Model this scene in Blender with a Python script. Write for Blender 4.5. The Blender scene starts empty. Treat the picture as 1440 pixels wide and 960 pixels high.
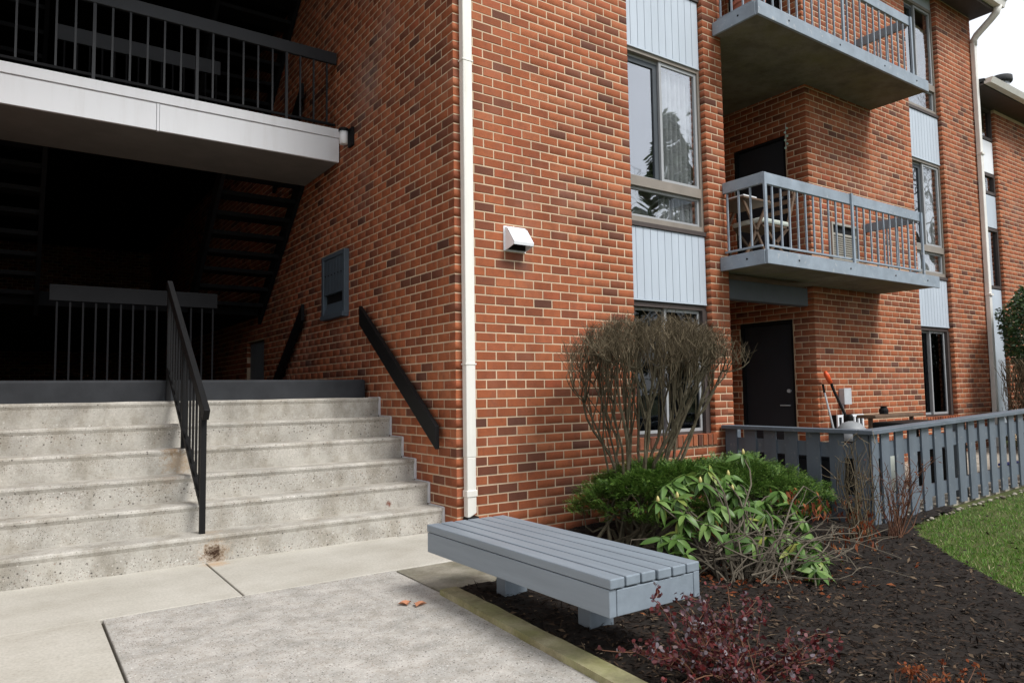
import bpy, math, random
import numpy as np
from mathutils import Vector, Matrix, noise

random.seed(7)
rng = np.random.default_rng(7)
R = math.radians
SC = bpy.context.scene
COL = SC.collection

# ------------------------------------------------------------------ camera
CAM = Vector((-2.9644, -5.0591, 1.1285))
YAW, PITCH, ROLL = R(34.8884), R(3.9684), R(-0.8541)
fw = Vector((math.sin(YAW) * math.cos(PITCH), math.cos(YAW) * math.cos(PITCH), math.sin(PITCH)))
rt0 = Vector((math.cos(YAW), -math.sin(YAW), 0))
up0 = rt0.cross(fw)
rt = math.cos(ROLL) * rt0 + math.sin(ROLL) * up0
up = -math.sin(ROLL) * rt0 + math.cos(ROLL) * up0
cd = bpy.data.cameras.new('camera')
cam = bpy.data.objects.new('camera', cd)
COL.objects.link(cam)
cd.sensor_fit = 'HORIZONTAL'
cd.sensor_width = 36.0
cd.lens = 1009.28 / 1440 * 36
cd.clip_start = 0.05
cd.clip_end = 2000
cam.matrix_world = Matrix(((rt.x, up.x, -fw.x, CAM.x), (rt.y, up.y, -fw.y, CAM.y), (rt.z, up.z, -fw.z, CAM.z), (0, 0, 0, 1)))
SC.camera = cam

# ------------------------------------------------------------------ sky, sun, exposure
SUN_EL, SUN_AZ = R(50), R(164)          # azimuth measured clockwise from +Y
W = bpy.data.worlds.new('World')
SC.world = W
W.use_nodes = True
nt = W.node_tree
nt.nodes.clear()
sky = nt.nodes.new('ShaderNodeTexSky')
sky.sky_type = 'NISHITA'
sky.sun_disc = False
sky.sun_elevation = SUN_EL
sky.sun_rotation = SUN_AZ
tc = nt.nodes.new('ShaderNodeTexCoord')
cl = nt.nodes.new('ShaderNodeTexNoise')
cl.inputs['Scale'].default_value = 2.2
cl.inputs['Detail'].default_value = 5
nt.links.new(tc.outputs['Generated'], cl.inputs['Vector'])
cr = nt.nodes.new('ShaderNodeValToRGB')
cr.color_ramp.elements[0].color = (7.0, 7.3, 7.8, 1)
cr.color_ramp.elements[1].color = (11.0, 11.2, 11.6, 1)
cr.color_ramp.elements[0].position = .3
cr.color_ramp.elements[1].position = .7
nt.links.new(cl.outputs['Fac'], cr.inputs['Fac'])
mx = nt.nodes.new('ShaderNodeMixRGB')
mx.inputs['Fac'].default_value = 0.85    # an overcast deck over the clear sky
nt.links.new(sky.outputs['Color'], mx.inputs['Color1'])
nt.links.new(cr.outputs['Color'], mx.inputs['Color2'])
bg = nt.nodes.new('ShaderNodeBackground')
bg.inputs['Strength'].default_value = 0.053
nt.links.new(mx.outputs['Color'], bg.inputs['Color'])
wo = nt.nodes.new('ShaderNodeOutputWorld')
nt.links.new(bg.outputs['Background'], wo.inputs['Surface'])

sl = bpy.data.lights.new('sun', 'SUN')
sl.energy = 1.5
sl.angle = R(20)
sl.color = (1.0, .985, .955)
sun = bpy.data.objects.new('sun', sl)
COL.objects.link(sun)
sd = Vector((math.sin(SUN_AZ) * math.cos(SUN_EL), math.cos(SUN_AZ) * math.cos(SUN_EL), math.sin(SUN_EL)))
sun.rotation_euler = sd.to_track_quat('Z', 'Y').to_euler()
sun.location = (0, -20, 20)

SC.view_settings.view_transform = 'Standard'
SC.view_settings.look = 'None'
SC.view_settings.exposure = 1.28
SC.view_settings.gamma = 1.0

# ------------------------------------------------------------------ materials
def new_mat(name):
    m = bpy.data.materials.new(name)
    m.use_nodes = True
    return m, m.node_tree, m.node_tree.nodes['Principled BSDF']

def N(t, kind, **kw):
    n = t.nodes.new(kind)
    for k, v in kw.items():
        if k in n.inputs:
            n.inputs[k].default_value = v
        else:
            setattr(n, k, v)
    return n

def ramp(t, fac, stops, interp='LINEAR'):
    r = t.nodes.new('ShaderNodeValToRGB')
    r.color_ramp.interpolation = interp
    e = r.color_ramp.elements
    while len(e) < len(stops):
        e.new(0.5)
    for i, (p, c) in enumerate(stops):
        e[i].position = p
        e[i].color = (*c, 1) if len(c) == 3 else c
    t.links.new(fac, r.inputs['Fac'])
    return r.outputs['Color']

def mixc(t, fac, a, b, mode='MIX'):
    n = t.nodes.new('ShaderNodeMixRGB')
    n.blend_type = mode
    for s, v in (('Fac', fac), ('Color1', a), ('Color2', b)):
        if isinstance(v, (int, float)):
            n.inputs[s].default_value = v
        elif isinstance(v, tuple):
            n.inputs[s].default_value = (*v, 1)
        else:
            t.links.new(v, n.inputs[s])
    return n.outputs['Color']

def pos(t):
    return t.nodes.new('ShaderNodeNewGeometry').outputs['Position']

def nz(t, scale, detail=4, rough=.55, vec=None, stretch=None):
    n = N(t, 'ShaderNodeTexNoise', Scale=scale, Detail=detail, Roughness=rough)
    v = vec if vec is not None else pos(t)
    if stretch:
        mp = N(t, 'ShaderNodeMapping')
        mp.inputs['Scale'].default_value = stretch
        t.links.new(v, mp.inputs['Vector'])
        v = mp.outputs['Vector']
    t.links.new(v, n.inputs['Vector'])
    return n.outputs['Fac']

def bump(t, b, h, strength=.3, dist=.01):
    n = N(t, 'ShaderNodeBump', Strength=strength, Distance=dist)
    t.links.new(h, n.inputs['Height'])
    t.links.new(n.outputs['Normal'], b.inputs['Normal'])

def painted(name, col, rough=.55, var=.12, scale=6, wear=None, grain=None, spec=.4):
    m, t, b = new_mat(name)
    f = nz(t, scale, 5, .6, stretch=grain)
    c = ramp(t, f, [(.25, tuple(x * (1 - var) for x in col)), (.75, tuple(min(1, x * (1 + var)) for x in col))])
    if wear:
        w = nz(t, 14, 6, .7)
        wf = ramp(t, w, [(.60, (0, 0, 0)), (.68, (1, 1, 1))])
        c = mixc(t, wf, c, wear)
    t.links.new(c, b.inputs['Base Color'])
    b.inputs['Roughness'].default_value = rough
    b.inputs['Specular IOR Level'].default_value = spec
    f2 = nz(t, 60, 3, .6, stretch=grain)
    bump(t, b, f2, .15, .004)
    return m

def brick_mat(name, island):
    m, t, b = new_mat(name)
    if island:
        r = t.nodes.new('ShaderNodeNewGeometry').outputs['Random Per Island']
    else:
        r = t.nodes.new('ShaderNodeObjectInfo').outputs['Random']
    c = ramp(t, r, [(0, (.120, .050, .034)), (.05, (.175, .064, .038)), (.13, (.250, .079, .039)), (.34, (.310, .090, .039)),
                    (.56, (.375, .110, .045)), (.76, (.405, .124, .052)), (.90, (.430, .148, .068)), (1, (.385, .100, .046))])
    f = nz(t, 13, 3, .6)                                # flashed darker hearts
    c = mixc(t, ramp(t, f, [(.46, (0, 0, 0)), (.78, (.45, .45, .45))]), c, (.15, .060, .038))
    g = nz(t, 90, 4, .7)
    c = mixc(t, .35, c, ramp(t, g, [(.3, (.45, .45, .45)), (.7, (1, 1, 1))]), 'MULTIPLY')
    h = nz(t, .9, 4, .65)
    c = mixc(t, ramp(t, h, [(.54, (0, 0, 0)), (.76, (.26, .26, .26))]), c, (.34, .25, .21))
    k = nz(t, 1.6, 5, .65, stretch=(1, 1, .35))
    c = mixc(t, .8, c, ramp(t, k, [(.30, (.66, .63, .62)), (.55, (1, 1, 1))]), 'MULTIPLY')
    # soot below the vent hood, pale salts high on the stairwell wall
    for (p, rad, col, strength) in (((.66, 0, 2.23), .11, (.07, .055, .05), .55), ((0, 1.75, 4.35), .42, (.33, .26, .235), .42), ((0, 1.3, 4.75), .3, (.33, .26, .235), .3)):
        d = N(t, 'ShaderNodeVectorMath', operation='DISTANCE')
        t.links.new(pos(t), d.inputs[0])
        d.inputs[1].default_value = p
        ad = N(t, 'ShaderNodeMath', operation='MULTIPLY_ADD')
        t.links.new(nz(t, 9, 5, .7), ad.inputs[0])
        ad.inputs[1].default_value = rad * 1.4
        t.links.new(d.outputs['Value'], ad.inputs[2])
        c = mixc(t, ramp(t, ad.outputs[0], [(rad * .75, (strength,) * 3), (min(.99, rad * 1.9), (0, 0, 0))]), c, col)
    t.links.new(c, b.inputs['Base Color'])
    b.inputs['Roughness'].default_value = .86
    b.inputs['Specular IOR Level'].default_value = .25
    bump(t, b, nz(t, 160, 4, .7), .5, .003)
    return m

def stained_concrete(name, a, bcol, spots=(), agg=0.0, rough=.9, sc=3.0, algae=None, grime=.75, gsc=5.5, big=58.0):
    m, t, b = new_mat(name)
    f = nz(t, sc, 6, .62)
    c = ramp(t, f, [(.28, a), (.72, bcol)])
    g = nz(t, 70, 4, .75)
    c = mixc(t, .5, c, ramp(t, g, [(.30, (.55, .54, .52)), (.6, (1, 1, 1))]), 'MULTIPLY')
    if agg:
        dens = nz(t, 3.2, 4, .6)
        for (scl, lo, hi, frac) in ((big, .16, .30, agg), (104.0, .20, .36, agg * 1.25)):
            v = N(t, 'ShaderNodeTexVoronoi', Scale=scl)
            t.links.new(pos(t), v.inputs['Vector'])
            df = ramp(t, v.outputs['Distance'], [(lo, (1, 1, 1)), (hi, (0, 0, 0))])
            sep = t.nodes.new('ShaderNodeSeparateColor')
            t.links.new(v.outputs['Color'], sep.inputs['Color'])
            pc = ramp(t, sep.outputs[0], [(0, (.07, .06, .055)), (.18, (.20, .165, .14)), (.42, (.50, .47, .43)), (.66, (.33, .26, .22)), (.8, (.66, .64, .6)), (.93, (.11, .09, .08))], 'CONSTANT')
            th = N(t, 'ShaderNodeMath', operation='MULTIPLY_ADD')
            t.links.new(dens, th.inputs[0])
            th.inputs[1].default_value = .55
            t.links.new(sep.outputs[1], th.inputs[2])
            few = ramp(t, th.outputs[0], [(min(.97, 1.27 - frac), (0, 0, 0)), (min(.99, 1.30 - frac), (.9, .9, .9))])
            c = mixc(t, mixc(t, 1.0, df, few, 'MULTIPLY'), c, pc)
        bump(t, b, nz(t, 120, 5, .75), .45, .004)
    else:
        bump(t, b, nz(t, 110, 5, .7), .25, .003)
    gr_ = nz(t, gsc, 6, .68, stretch=(1, 1, .6))
    c = mixc(t, grime, c, ramp(t, gr_, [(.36, (.66, .63, .58)), (.56, (1, 1, 1))]), 'MULTIPLY')
    for (p, rad, col, strength) in spots:
        d = N(t, 'ShaderNodeVectorMath', operation='DISTANCE')
        t.links.new(pos(t), d.inputs[0])
        d.inputs[1].default_value = p
        wob = nz(t, 38, 6, .75)
        ad = N(t, 'ShaderNodeMath', operation='MULTIPLY_ADD')
        t.links.new(wob, ad.inputs[0])
        ad.inputs[1].default_value = rad * 3.0
        t.links.new(d.outputs['Value'], ad.inputs[2])
        k = ramp(t, ad.outputs[0], [(rad * 1.75, (strength,) * 3), (min(.99, rad * 2.5), (0, 0, 0))])
        c = mixc(t, k, c, col)
    if algae:
        k = nz(t, 2.3, 6, .7)
        c = mixc(t, ramp(t, k, [(.45, (0, 0, 0)), (.75, (.8, .8, .8))]), c, algae)
    t.links.new(c, b.inputs['Base Color'])
    b.inputs['Roughness'].default_value = rough
    b.inputs['Specular IOR Level'].default_value = .25
    return m

def leafy(name, stops, rough=.5, trans=.25, spec=.4, island=True):
    m, t, b = new_mat(name)
    r = t.nodes.new('ShaderNodeNewGeometry').outputs['Random Per Island'] if island else t.nodes.new('ShaderNodeObjectInfo').outputs['Random']
    c = ramp(t, r, stops)
    g = nz(t, 9, 3, .6)
    c = mixc(t, .5, c, ramp(t, g, [(.3, (.5, .5, .5)), (.7, (1, 1, 1))]), 'MULTIPLY')
    t.links.new(c, b.inputs['Base Color'])
    b.inputs['Roughness'].default_value = rough
    b.inputs['Specular IOR Level'].default_value = spec
    if trans:
        tr = t.nodes.new('ShaderNodeBsdfTranslucent')
        t.links.new(c, tr.inputs['Color'])
        mxs = t.nodes.new('ShaderNodeMixShader')
        mxs.inputs['Fac'].default_value = trans
        out = t.nodes['Material Output']
        t.links.new(b.outputs['BSDF'], mxs.inputs[1])
        t.links.new(tr.outputs['BSDF'], mxs.inputs[2])
        t.links.new(mxs.outputs['Shader'], out.inputs['Surface'])
    return m

def glass_mat(name, tint, refl):
    m, t, b = new_mat(name)
    out = t.nodes['Material Output']
    t.nodes.remove(b)
    gl = N(t, 'ShaderNodeBsdfGlossy', Roughness=.015)
    gl.inputs['Color'].default_value = (.93, .96, 1, 1)
    w = nz(t, 2.2, 1, .4)
    bp_ = N(t, 'ShaderNodeBump', Strength=.2, Distance=.03)
    t.links.new(w, bp_.inputs['Height'])
    t.links.new(bp_.outputs['Normal'], gl.inputs['Normal'])
    tr = t.nodes.new('ShaderNodeBsdfTransparent')
    tr.inputs['Color'].default_value = (*tint, 1)
    ms = t.nodes.new('ShaderNodeMixShader')
    ms.inputs['Fac'].default_value = refl
    t.links.new(tr.outputs[0], ms.inputs[1])
    t.links.new(gl.outputs[0], ms.inputs[2])
    t.links.new(ms.outputs[0], out.inputs['Surface'])
    return m

def flat(name, col, rough=.6, metal=0.0, spec=.4):
    m, t, b = new_mat(name)
    f = nz(t, 8, 4, .6)
    c = ramp(t, f, [(.3, tuple(x * .88 for x in col)), (.7, tuple(min(1, x * 1.1) for x in col))])
    t.links.new(c, b.inputs['Base Color'])
    b.inputs['Roughness'].default_value = rough
    b.inputs['Metallic'].default_value = metal
    b.inputs['Specular IOR Level'].default_value = spec
    return m

def streaked(name, col, dirt, amt, rough=.45):
    m, t, b = new_mat(name)
    a = nz(t, 7, 6, .7, stretch=(1.6, 1.6, .12))
    k = nz(t, 1.3, 4, .6)
    f = N(t, 'ShaderNodeMath', operation='MULTIPLY')
    t.links.new(ramp(t, a, [(.48, (0, 0, 0)), (.74, (1, 1, 1))]), f.inputs[0])
    t.links.new(ramp(t, k, [(.35, (.1, .1, .1)), (.7, (1, 1, 1))]), f.inputs[1])
    g = N(t, 'ShaderNodeMath', operation='MULTIPLY')
    t.links.new(f.outputs[0], g.inputs[0])
    g.inputs[1].default_value = amt
    c = mixc(t, g.outputs[0], col, dirt)
    t.links.new(c, b.inputs['Base Color'])
    b.inputs['Roughness'].default_value = rough
    bump(t, b, nz(t, 40, 3, .6), .12, .004)
    return m

M = {}
M['brick'] = brick_mat('brick_single', False)
M['bricks'] = brick_mat('brick_mass', True)
M['mortar'] = painted('mortar', (.58, .445, .31), .95, .22, 2.2, spec=.1)
M['stone_step'] = stained_concrete('weathered_concrete', (.355, .336, .30), (.56, .532, .478), spots=[
    ((-1.80, .2, .06), .11, (.40, .25, .13), .6), ((-1.80, .197, .06), .075, (.035, .018, .010), 1.0),
    ((-1.95, .97, .735), .09, (.22, .13, .06), .75), ((-1.90, .95, .62), .13, (.36, .24, .13), .55),
    ((-1.80, .31, .19), .09, (.38, .27, .17), .4), ((-.38, .47, .22), .03, (.16, .05, .03), .9),
    ((-2.0, .7, .54), .10, (.3, .22, .15), .35)], agg=.36, sc=4, big=42.0)
M['walk_tan'] = stained_concrete('smooth_tan_concrete', (.43, .405, .35), (.54, .515, .46), spots=[
    ((-1.80, .13, 0), .10, (.45, .27, .13), .6)], sc=2.2, grime=.3, gsc=2.0)
M['walk_agg'] = stained_concrete('exposed_aggregate', (.33, .32, .295), (.54, .51, .47), agg=.6, sc=6, grime=.55, gsc=11.0)
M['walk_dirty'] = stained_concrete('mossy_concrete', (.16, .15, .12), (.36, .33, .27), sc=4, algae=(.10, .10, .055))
M['joint'] = flat('joint_dirt', (.10, .085, .065), .95)
M['caulk'] = painted('caulk', (.62, .62, .63), .6, .1, 20)
M['grey_paint'] = painted('blue_grey_paint', (.200, .240, .280), .5, .12, 5, wear=(.30, .31, .32), grain=(1, 1, 1))
M['bench_paint'] = painted('bench_paint', (.205, .243, .280), .42, .13, 5, grain=(3.5, .35, 3.5))
M['balcony_paint'] = painted('balcony_paint', (.245, .290, .340), .6, .2, 5, wear=(.40, .41, .42))
M['siding'] = painted('pale_blue_siding', (.455, .51, .575), .5, .08, 3, grain=(1, 1, .25))
M['fence_paint'] = painted('fence_paint', (.115, .138, .166), .5, .18, 5, wear=(.20, .21, .22), grain=(1, 1, .4))
M['beam_paint'] = painted('beam_paint', (.055, .062, .07), .6, .15, 5)
M['cream'] = streaked('cream_downspout', (.76, .745, .69), (.38, .33, .25), .55)
M['mail_paint'] = painted('mailbox_paint', (.075, .10, .125), .5, .15, 5)
M['rail_dark'] = painted('dark_rail_paint', (.016, .018, .021), .5, .15, 5)
M['white'] = painted('white_paint', (.77, .79, .83), .45, .03, 3)
M['white'] = streaked('white_paint', (.80, .82, .85), (.48, .46, .43), .28)
M['gutter'] = painted('cream_gutter', (.72, .70, .655), .45, .08, 5)
M['soffit'] = painted('grey_soffit', (.20, .19, .175), .85, .15, 3)  # whitish underside coloured grey, its shade put into the paint
M['black'] = flat('black_metal', (.007, .007, .0075), .6, spec=.2)
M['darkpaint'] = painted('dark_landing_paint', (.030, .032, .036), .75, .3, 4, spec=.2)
M['dark'] = flat('dark_stair_wood', (.008, .0085, .010), .75, spec=.2)  # near-black puts the stairwell's gloom into the colour; also serves dark fittings
M['darkwall'] = flat('dark_ceiling', (.010, .010, .011), .9, spec=.1)  # black in place of deep shade on the stairwell ceiling; also lines closed rooms
M['door'] = painted('dark_door_paint', (.020, .024, .031), .5, .15, 3)
M['frame'] = painted('taupe_frame', (.235, .205, .175), .5, .15, 4)
M['brown'] = painted('brown_trim', (.060, .046, .042), .6, .2, 5)
M['alu'] = painted('aluminium_frame', (.33, .34, .35), .4, .08, 5)
M['glass'] = glass_mat('window_glass', (.985, .99, .99), .27)
M['glass_screen'] = glass_mat('screened_glass', (.45, .47, .50), .40)
M['glass_dark'] = glass_mat('dark_glass', (.36, .39, .42), .055)
M['curtain'] = leafy('sheer_curtain', [(0, (.74, .76, .76)), (1, (.78, .80, .80))], .9, .4, .1)
M['blind'] = painted('dark_blind', (.06, .07, .08), .8, .2, 3)
M['soffit_conc'] = stained_concrete('stained_slab_soffit', (.115, .11, .085), (.235, .225, .185), sc=1.6, algae=(.15, .145, .07))
M['mulch'] = stained_concrete('shredded_mulch', (.010, .008, .0065), (.026, .019, .015), sc=18, rough=1)
M['chip'] = leafy('bark_chips', [(0, (.008, .006, .005)), (.5, (.024, .016, .012)), (.8, (.055, .036, .025)), (.93, (.10, .065, .04)), (.985, (.16, .115, .075)), (1, (.40, .33, .24))], .95, 0, .15)
M['lawn'] = stained_concrete('lawn_soil', (.050, .070, .020), (.10, .105, .035), sc=6, rough=1)
M['grass'] = leafy('grass_blades', [(0, (.070, .165, .022)), (.5, (.13, .27, .036)), (.84, (.22, .31, .075)), (1, (.45, .40, .22))], .6, .3, .3)
M['timber'] = stained_concrete('mossy_timber', (.20, .175, .095), (.46, .42, .27), sc=7, algae=(.24, .26, .09))
M['twig'] = leafy('brown_twig', [(0, (.055, .043, .026)), (.6, (.115, .090, .055)), (1, (.20, .16, .105))], .9, 0, .15)
M['bark'] = painted('grey_brown_bark', (.080, .069, .046), .95, .5, 18, spec=.1)
M['greybark'] = painted('grey_bark', (.115, .098, .075), .95, .35, 18, spec=.1)
M['yew'] = leafy('yew_needles', [(0, (.030, .078, .014)), (.5, (.080, .165, .026)), (.85, (.14, .24, .042)), (1, (.21, .29, .07))], .5, .22, .3)
M['rhodo'] = leafy('rhododendron_leaf', [(0, (.055, .120, .022)), (.55, (.115, .215, .048)), (.9, (.19, .30, .08)), (1, (.32, .33, .06))], .42, .25, .35, island=False)
M['bud'] = flat('pale_bud', (.48, .42, .16), .6)
M['rust'] = leafy('dead_leaf', [(0, (.13, .030, .014)), (.5, (.24, .062, .022)), (1, (.36, .14, .05))], .7, .25, .2)
M['barb'] = leafy('barberry_leaf', [(0, (.045, .008, .011)), (.45, (.10, .016, .019)), (.7, (.17, .022, .020)), (.85, (.11, .075, .095)), (1, (.22, .19, .21))], .42, .2, .5)
M['redtwig'] = leafy('reddish_twig', [(0, (.07, .028, .018)), (1, (.17, .085, .05))], .8, 0, .2)
M['holly'] = leafy('holly_leaf', [(0, (.018, .044, .014)), (.7, (.045, .095, .026)), (1, (.10, .16, .045))], .35, .1, .5)
M['pebble'] = leafy('pale_pebble', [(0, (.14, .12, .09)), (1, (.42, .38, .31))], .9, 0, .2)
M['conifer'] = leafy('conifer_needles', [(0, (.04, .06, .035)), (1, (.10, .13, .07))], .6, .35, .2)
M['wood'] = painted('teak', (.13, .08, .05), .6, .25, 8)
M['cushion'] = painted('pale_cushion', (.62, .66, .60), .9, .1, 20)
M['orange'] = flat('orange_plastic', (.75, .10, .025), .4)
M['palegrey'] = flat('pale_grey_metal', (.46, .48, .50), .45)
M['midgrey'] = flat('mid_grey_enamel', (.24, .25, .26), .5)
M['beige'] = painted('beige_grille', (.33, .31, .27), .6, .1, 8)
M['terracotta'] = flat('terracotta', (.42, .15, .10), .7)
M['jade'] = flat('jade_bead', (.45, .62, .54), .4)
M['lampglass'] = flat('white_lamp_glass', (.82, .83, .84), .3)
M['asphalt'] = flat('dark_roof', (.05, .05, .052), .9)
M['patio'] = stained_concrete('patio_slab', (.30, .27, .23), (.46, .42, .36), sc=4)
M['blue'] = flat('blue_plastic', (.02, .03, .22), .4)

# ------------------------------------------------------------------ mesh helpers
class MB:
    def __init__(s):
        s.v, s.f = [], []
    def quadgrid(s, pts, faces):
        o = len(s.v)
        s.v += [tuple(p) for p in pts]
        s.f += [tuple(i + o for i in f) for f in faces]
    def box(s, x0, x1, y0, y1, z0, z1):
        s.quadgrid([(x0, y0, z0), (x1, y0, z0), (x1, y1, z0), (x0, y1, z0), (x0, y0, z1), (x1, y0, z1), (x1, y1, z1), (x0, y1, z1)],
                   [(0, 3, 2, 1), (4, 5, 6, 7), (0, 1, 5, 4), (1, 2, 6, 5), (2, 3, 7, 6), (3, 0, 4, 7)])
        return s
    def hexa(s, p):
        """eight corners: bottom ring then top ring"""
        s.quadgrid(p, [(0, 3, 2, 1), (4, 5, 6, 7), (0, 1, 5, 4), (1, 2, 6, 5), (2, 3, 7, 6), (3, 0, 4, 7)])
        return s
    def tube(s, pts, rad, sides=6, cap=True):
        pts = [Vector(p) for p in pts]
        n = len(pts)
        if not isinstance(rad, (list, tuple)):
            rad = [rad] * n
        o = len(s.v)
        ref = Vector((.31, .22, .93))
        for i, p in enumerate(pts):
            d = (pts[min(i + 1, n - 1)] - pts[max(i - 1, 0)])
            if d.length < 1e-9:
                d = Vector((0, 0, 1))
            d.normalize()
            a = d.cross(ref)
            if a.length < .05:
                a = d.cross(Vector((1, 0, 0)))
            a.normalize()
            b = d.cross(a)
            for k in range(sides):
                t = 2 * math.pi * k / sides
                s.v.append(tuple(p + rad[i] * (math.cos(t) * a + math.sin(t) * b)))
        for i in range(n - 1):
            for k in range(sides):
                k2 = (k + 1) % sides
                s.f.append((o + i * sides + k, o + i * sides + k2, o + (i + 1) * sides + k2, o + (i + 1) * sides + k))
        if cap:
            s.f.append(tuple(o + k for k in range(sides))[::-1])
            s.f.append(tuple(o + (n - 1) * sides + k for k in range(sides)))
        return s
    def lathe(s, c, prof, sides=16):
        """prof: list of (radius, z); around a vertical axis"""
        o = len(s.v)
        for r, z in prof:
            for k in range(sides):
                t = 2 * math.pi * k / sides
                s.v.append((c[0] + r * math.cos(t), c[1] + r * math.sin(t), c[2] + z))
        for i in range(len(prof) - 1):
            for k in range(sides):
                k2 = (k + 1) % sides
                s.f.append((o + i * sides + k, o + i * sides + k2, o + (i + 1) * sides + k2, o + (i + 1) * sides + k))
        s.f.append(tuple(o + k for k in range(sides))[::-1])
        s.f.append(tuple(o + (len(prof) - 1) * sides + k for k in range(sides)))
        return s
    def beam(s, a, b, w, h, upv=(0, 0, 1)):
        """rectangular bar from a to b; h measured along upv, w across"""
        a, b, u = Vector(a), Vector(b), Vector(upv)
        d = (b - a).normalized()
        side = d.cross(u).normalized()
        uu = side.cross(d).normalized()
        q = []
        for zz in (-1, 1):
            for p, sg in ((a, -1), (b, -1), (b, 1), (a, 1)):
                q.append(p + side * (sg * w / 2) + uu * (zz * h / 2))
        s.hexa(q)
        return s
    def mesh(s, name, mat):
        me = bpy.data.meshes.new(name)
        me.from_pydata(s.v, [], s.f)
        me.materials.append(M[mat] if isinstance(mat, str) else mat)
        me.update()
        return me

ORIGIN = {}
def thing(name, label, cat, loc, group=None, kind=None):
    o = bpy.data.objects.new(name, None)
    COL.objects.link(o)
    o.location = loc
    o.empty_display_size = .1
    o['label'] = label
    o['category'] = cat
    if group:
        o['group'] = group
    if kind:
        o['kind'] = kind
    ORIGIN[o.name] = Vector(loc)
    return o

def root_of(p):
    while p.parent is not None:
        p = p.parent
    return p

def part(name, mb, mat, parent, bevel=0, smooth=False, label=None, kind=None):
    """a mesh built in world coordinates, parented without moving"""
    off = ORIGIN.get(root_of(parent).name, Vector((0, 0, 0))) if parent is not None else Vector((0, 0, 0))
    m2 = MB()
    m2.v = [(v[0] - off.x, v[1] - off.y, v[2] - off.z) for v in mb.v]
    m2.f = mb.f
    me = m2.mesh(name, mat)
    o = bpy.data.objects.new(name, me)
    COL.objects.link(o)
    if parent is not None:
        o.parent = parent
    if bevel:
        bv = o.modifiers.new('bevel', 'BEVEL')
        bv.width = bevel
        bv.segments = 2
        bv.limit_method = 'ANGLE'
    if smooth:
        for p in me.polygons:
            p.use_smooth = True
    if label:
        o['label'] = label
    if kind:
        o['kind'] = kind
    return o

def solo(name, mb, mat, label, cat, group=None, kind=None, bevel=0, smooth=False):
    o = part(name, mb, mat, None, bevel, smooth)
    if kind != 'structure' and kind != 'stuff':
        o['category'] = cat
    o['label'] = label
    if group:
        o['group'] = group
    if kind:
        o['kind'] = kind
    return o

def place(name, me, parent, loc, rot=None, scale=None):
    """a piece sharing mesh data, loc given in world coordinates"""
    o = bpy.data.objects.new(name, me)
    COL.objects.link(o)
    o.parent = parent
    off = ORIGIN.get(root_of(parent).name, Vector((0, 0, 0)))
    o.location = Vector(loc) - off
    if rot is not None:
        if isinstance(rot, Matrix):
            o.rotation_mode = 'QUATERNION'
            o.rotation_quaternion = rot.to_quaternion()
        else:
            o.rotation_euler = rot
    if scale is not None:
        o.scale = scale if hasattr(scale, '__len__') else (scale,) * 3
    return o

def raw(name, V, F, mat, parent=None, kind=None, smooth=False):
    """numpy verts (world) and equal-sided faces"""
    off = ORIGIN.get(root_of(parent).name, Vector((0, 0, 0))) if parent is not None else Vector((0, 0, 0))
    V = np.asarray(V, float) - np.array(off)
    F = np.asarray(F, np.int32)
    me = bpy.data.meshes.new(name)
    nf, k = F.shape
    me.vertices.add(len(V))
    me.vertices.foreach_set('co', V.astype(np.float32).ravel())
    me.loops.add(nf * k)
    me.loops.foreach_set('vertex_index', F.ravel())
    me.polygons.add(nf)
    me.polygons.foreach_set('loop_start', np.arange(0, nf * k, k, dtype=np.int32))
    me.polygons.foreach_set('loop_total', np.full(nf, k, np.int32))
    if smooth:
        me.polygons.foreach_set('use_smooth', np.ones(nf, bool))
    me.materials.append(M[mat])
    me.update(calc_edges=True)
    o = bpy.data.objects.new(name, me)
    COL.objects.link(o)
    if parent is not None:
        o.parent = parent
    if kind:
        o['kind'] = kind
    return o

# ------------------------------------------------------------------ ground
def ss(a, b, x):
    t = min(1, max(0, (x - a) / (b - a)))
    return t * t * (3 - 2 * t)

def gz(x, y):
    z = -.012 - .098 * ss(-.8, 1.2, x)
    if x > 3.3:
        z += .028 * (min(x, 12) - 3.3)
    if x < -.86:
        z = -.06
    return z

def ground_grid(name, xs, ys, zf, mat):
    V, F = [], []
    for y in ys:
        for x in xs:
            V.append((x, y, zf(x, y)))
    nx = len(xs)
    for j in range(len(ys) - 1):
        for i in range(nx - 1):
            F.append((j * nx + i, j * nx + i + 1, (j + 1) * nx + i + 1, (j + 1) * nx + i))
    return raw(name, V, F, mat)

xs = [-300, -120, -50, -25, -15] + list(np.arange(-9, 14.01, .5)) + [18, 25, 50, 120, 300]
ys = [-300, -120, -50, -30, -20] + list(np.arange(-14, 1.01, .5)) + [4, 10, 20, 50, 120, 300]
g = ground_grid('ground', xs, ys, lambda x, y: (gz(x, y) - .02) if y > -25 else -.08, 'lawn')
g['kind'] = 'structure'
g['label'] = 'green lawn ground around the brick apartments'

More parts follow.
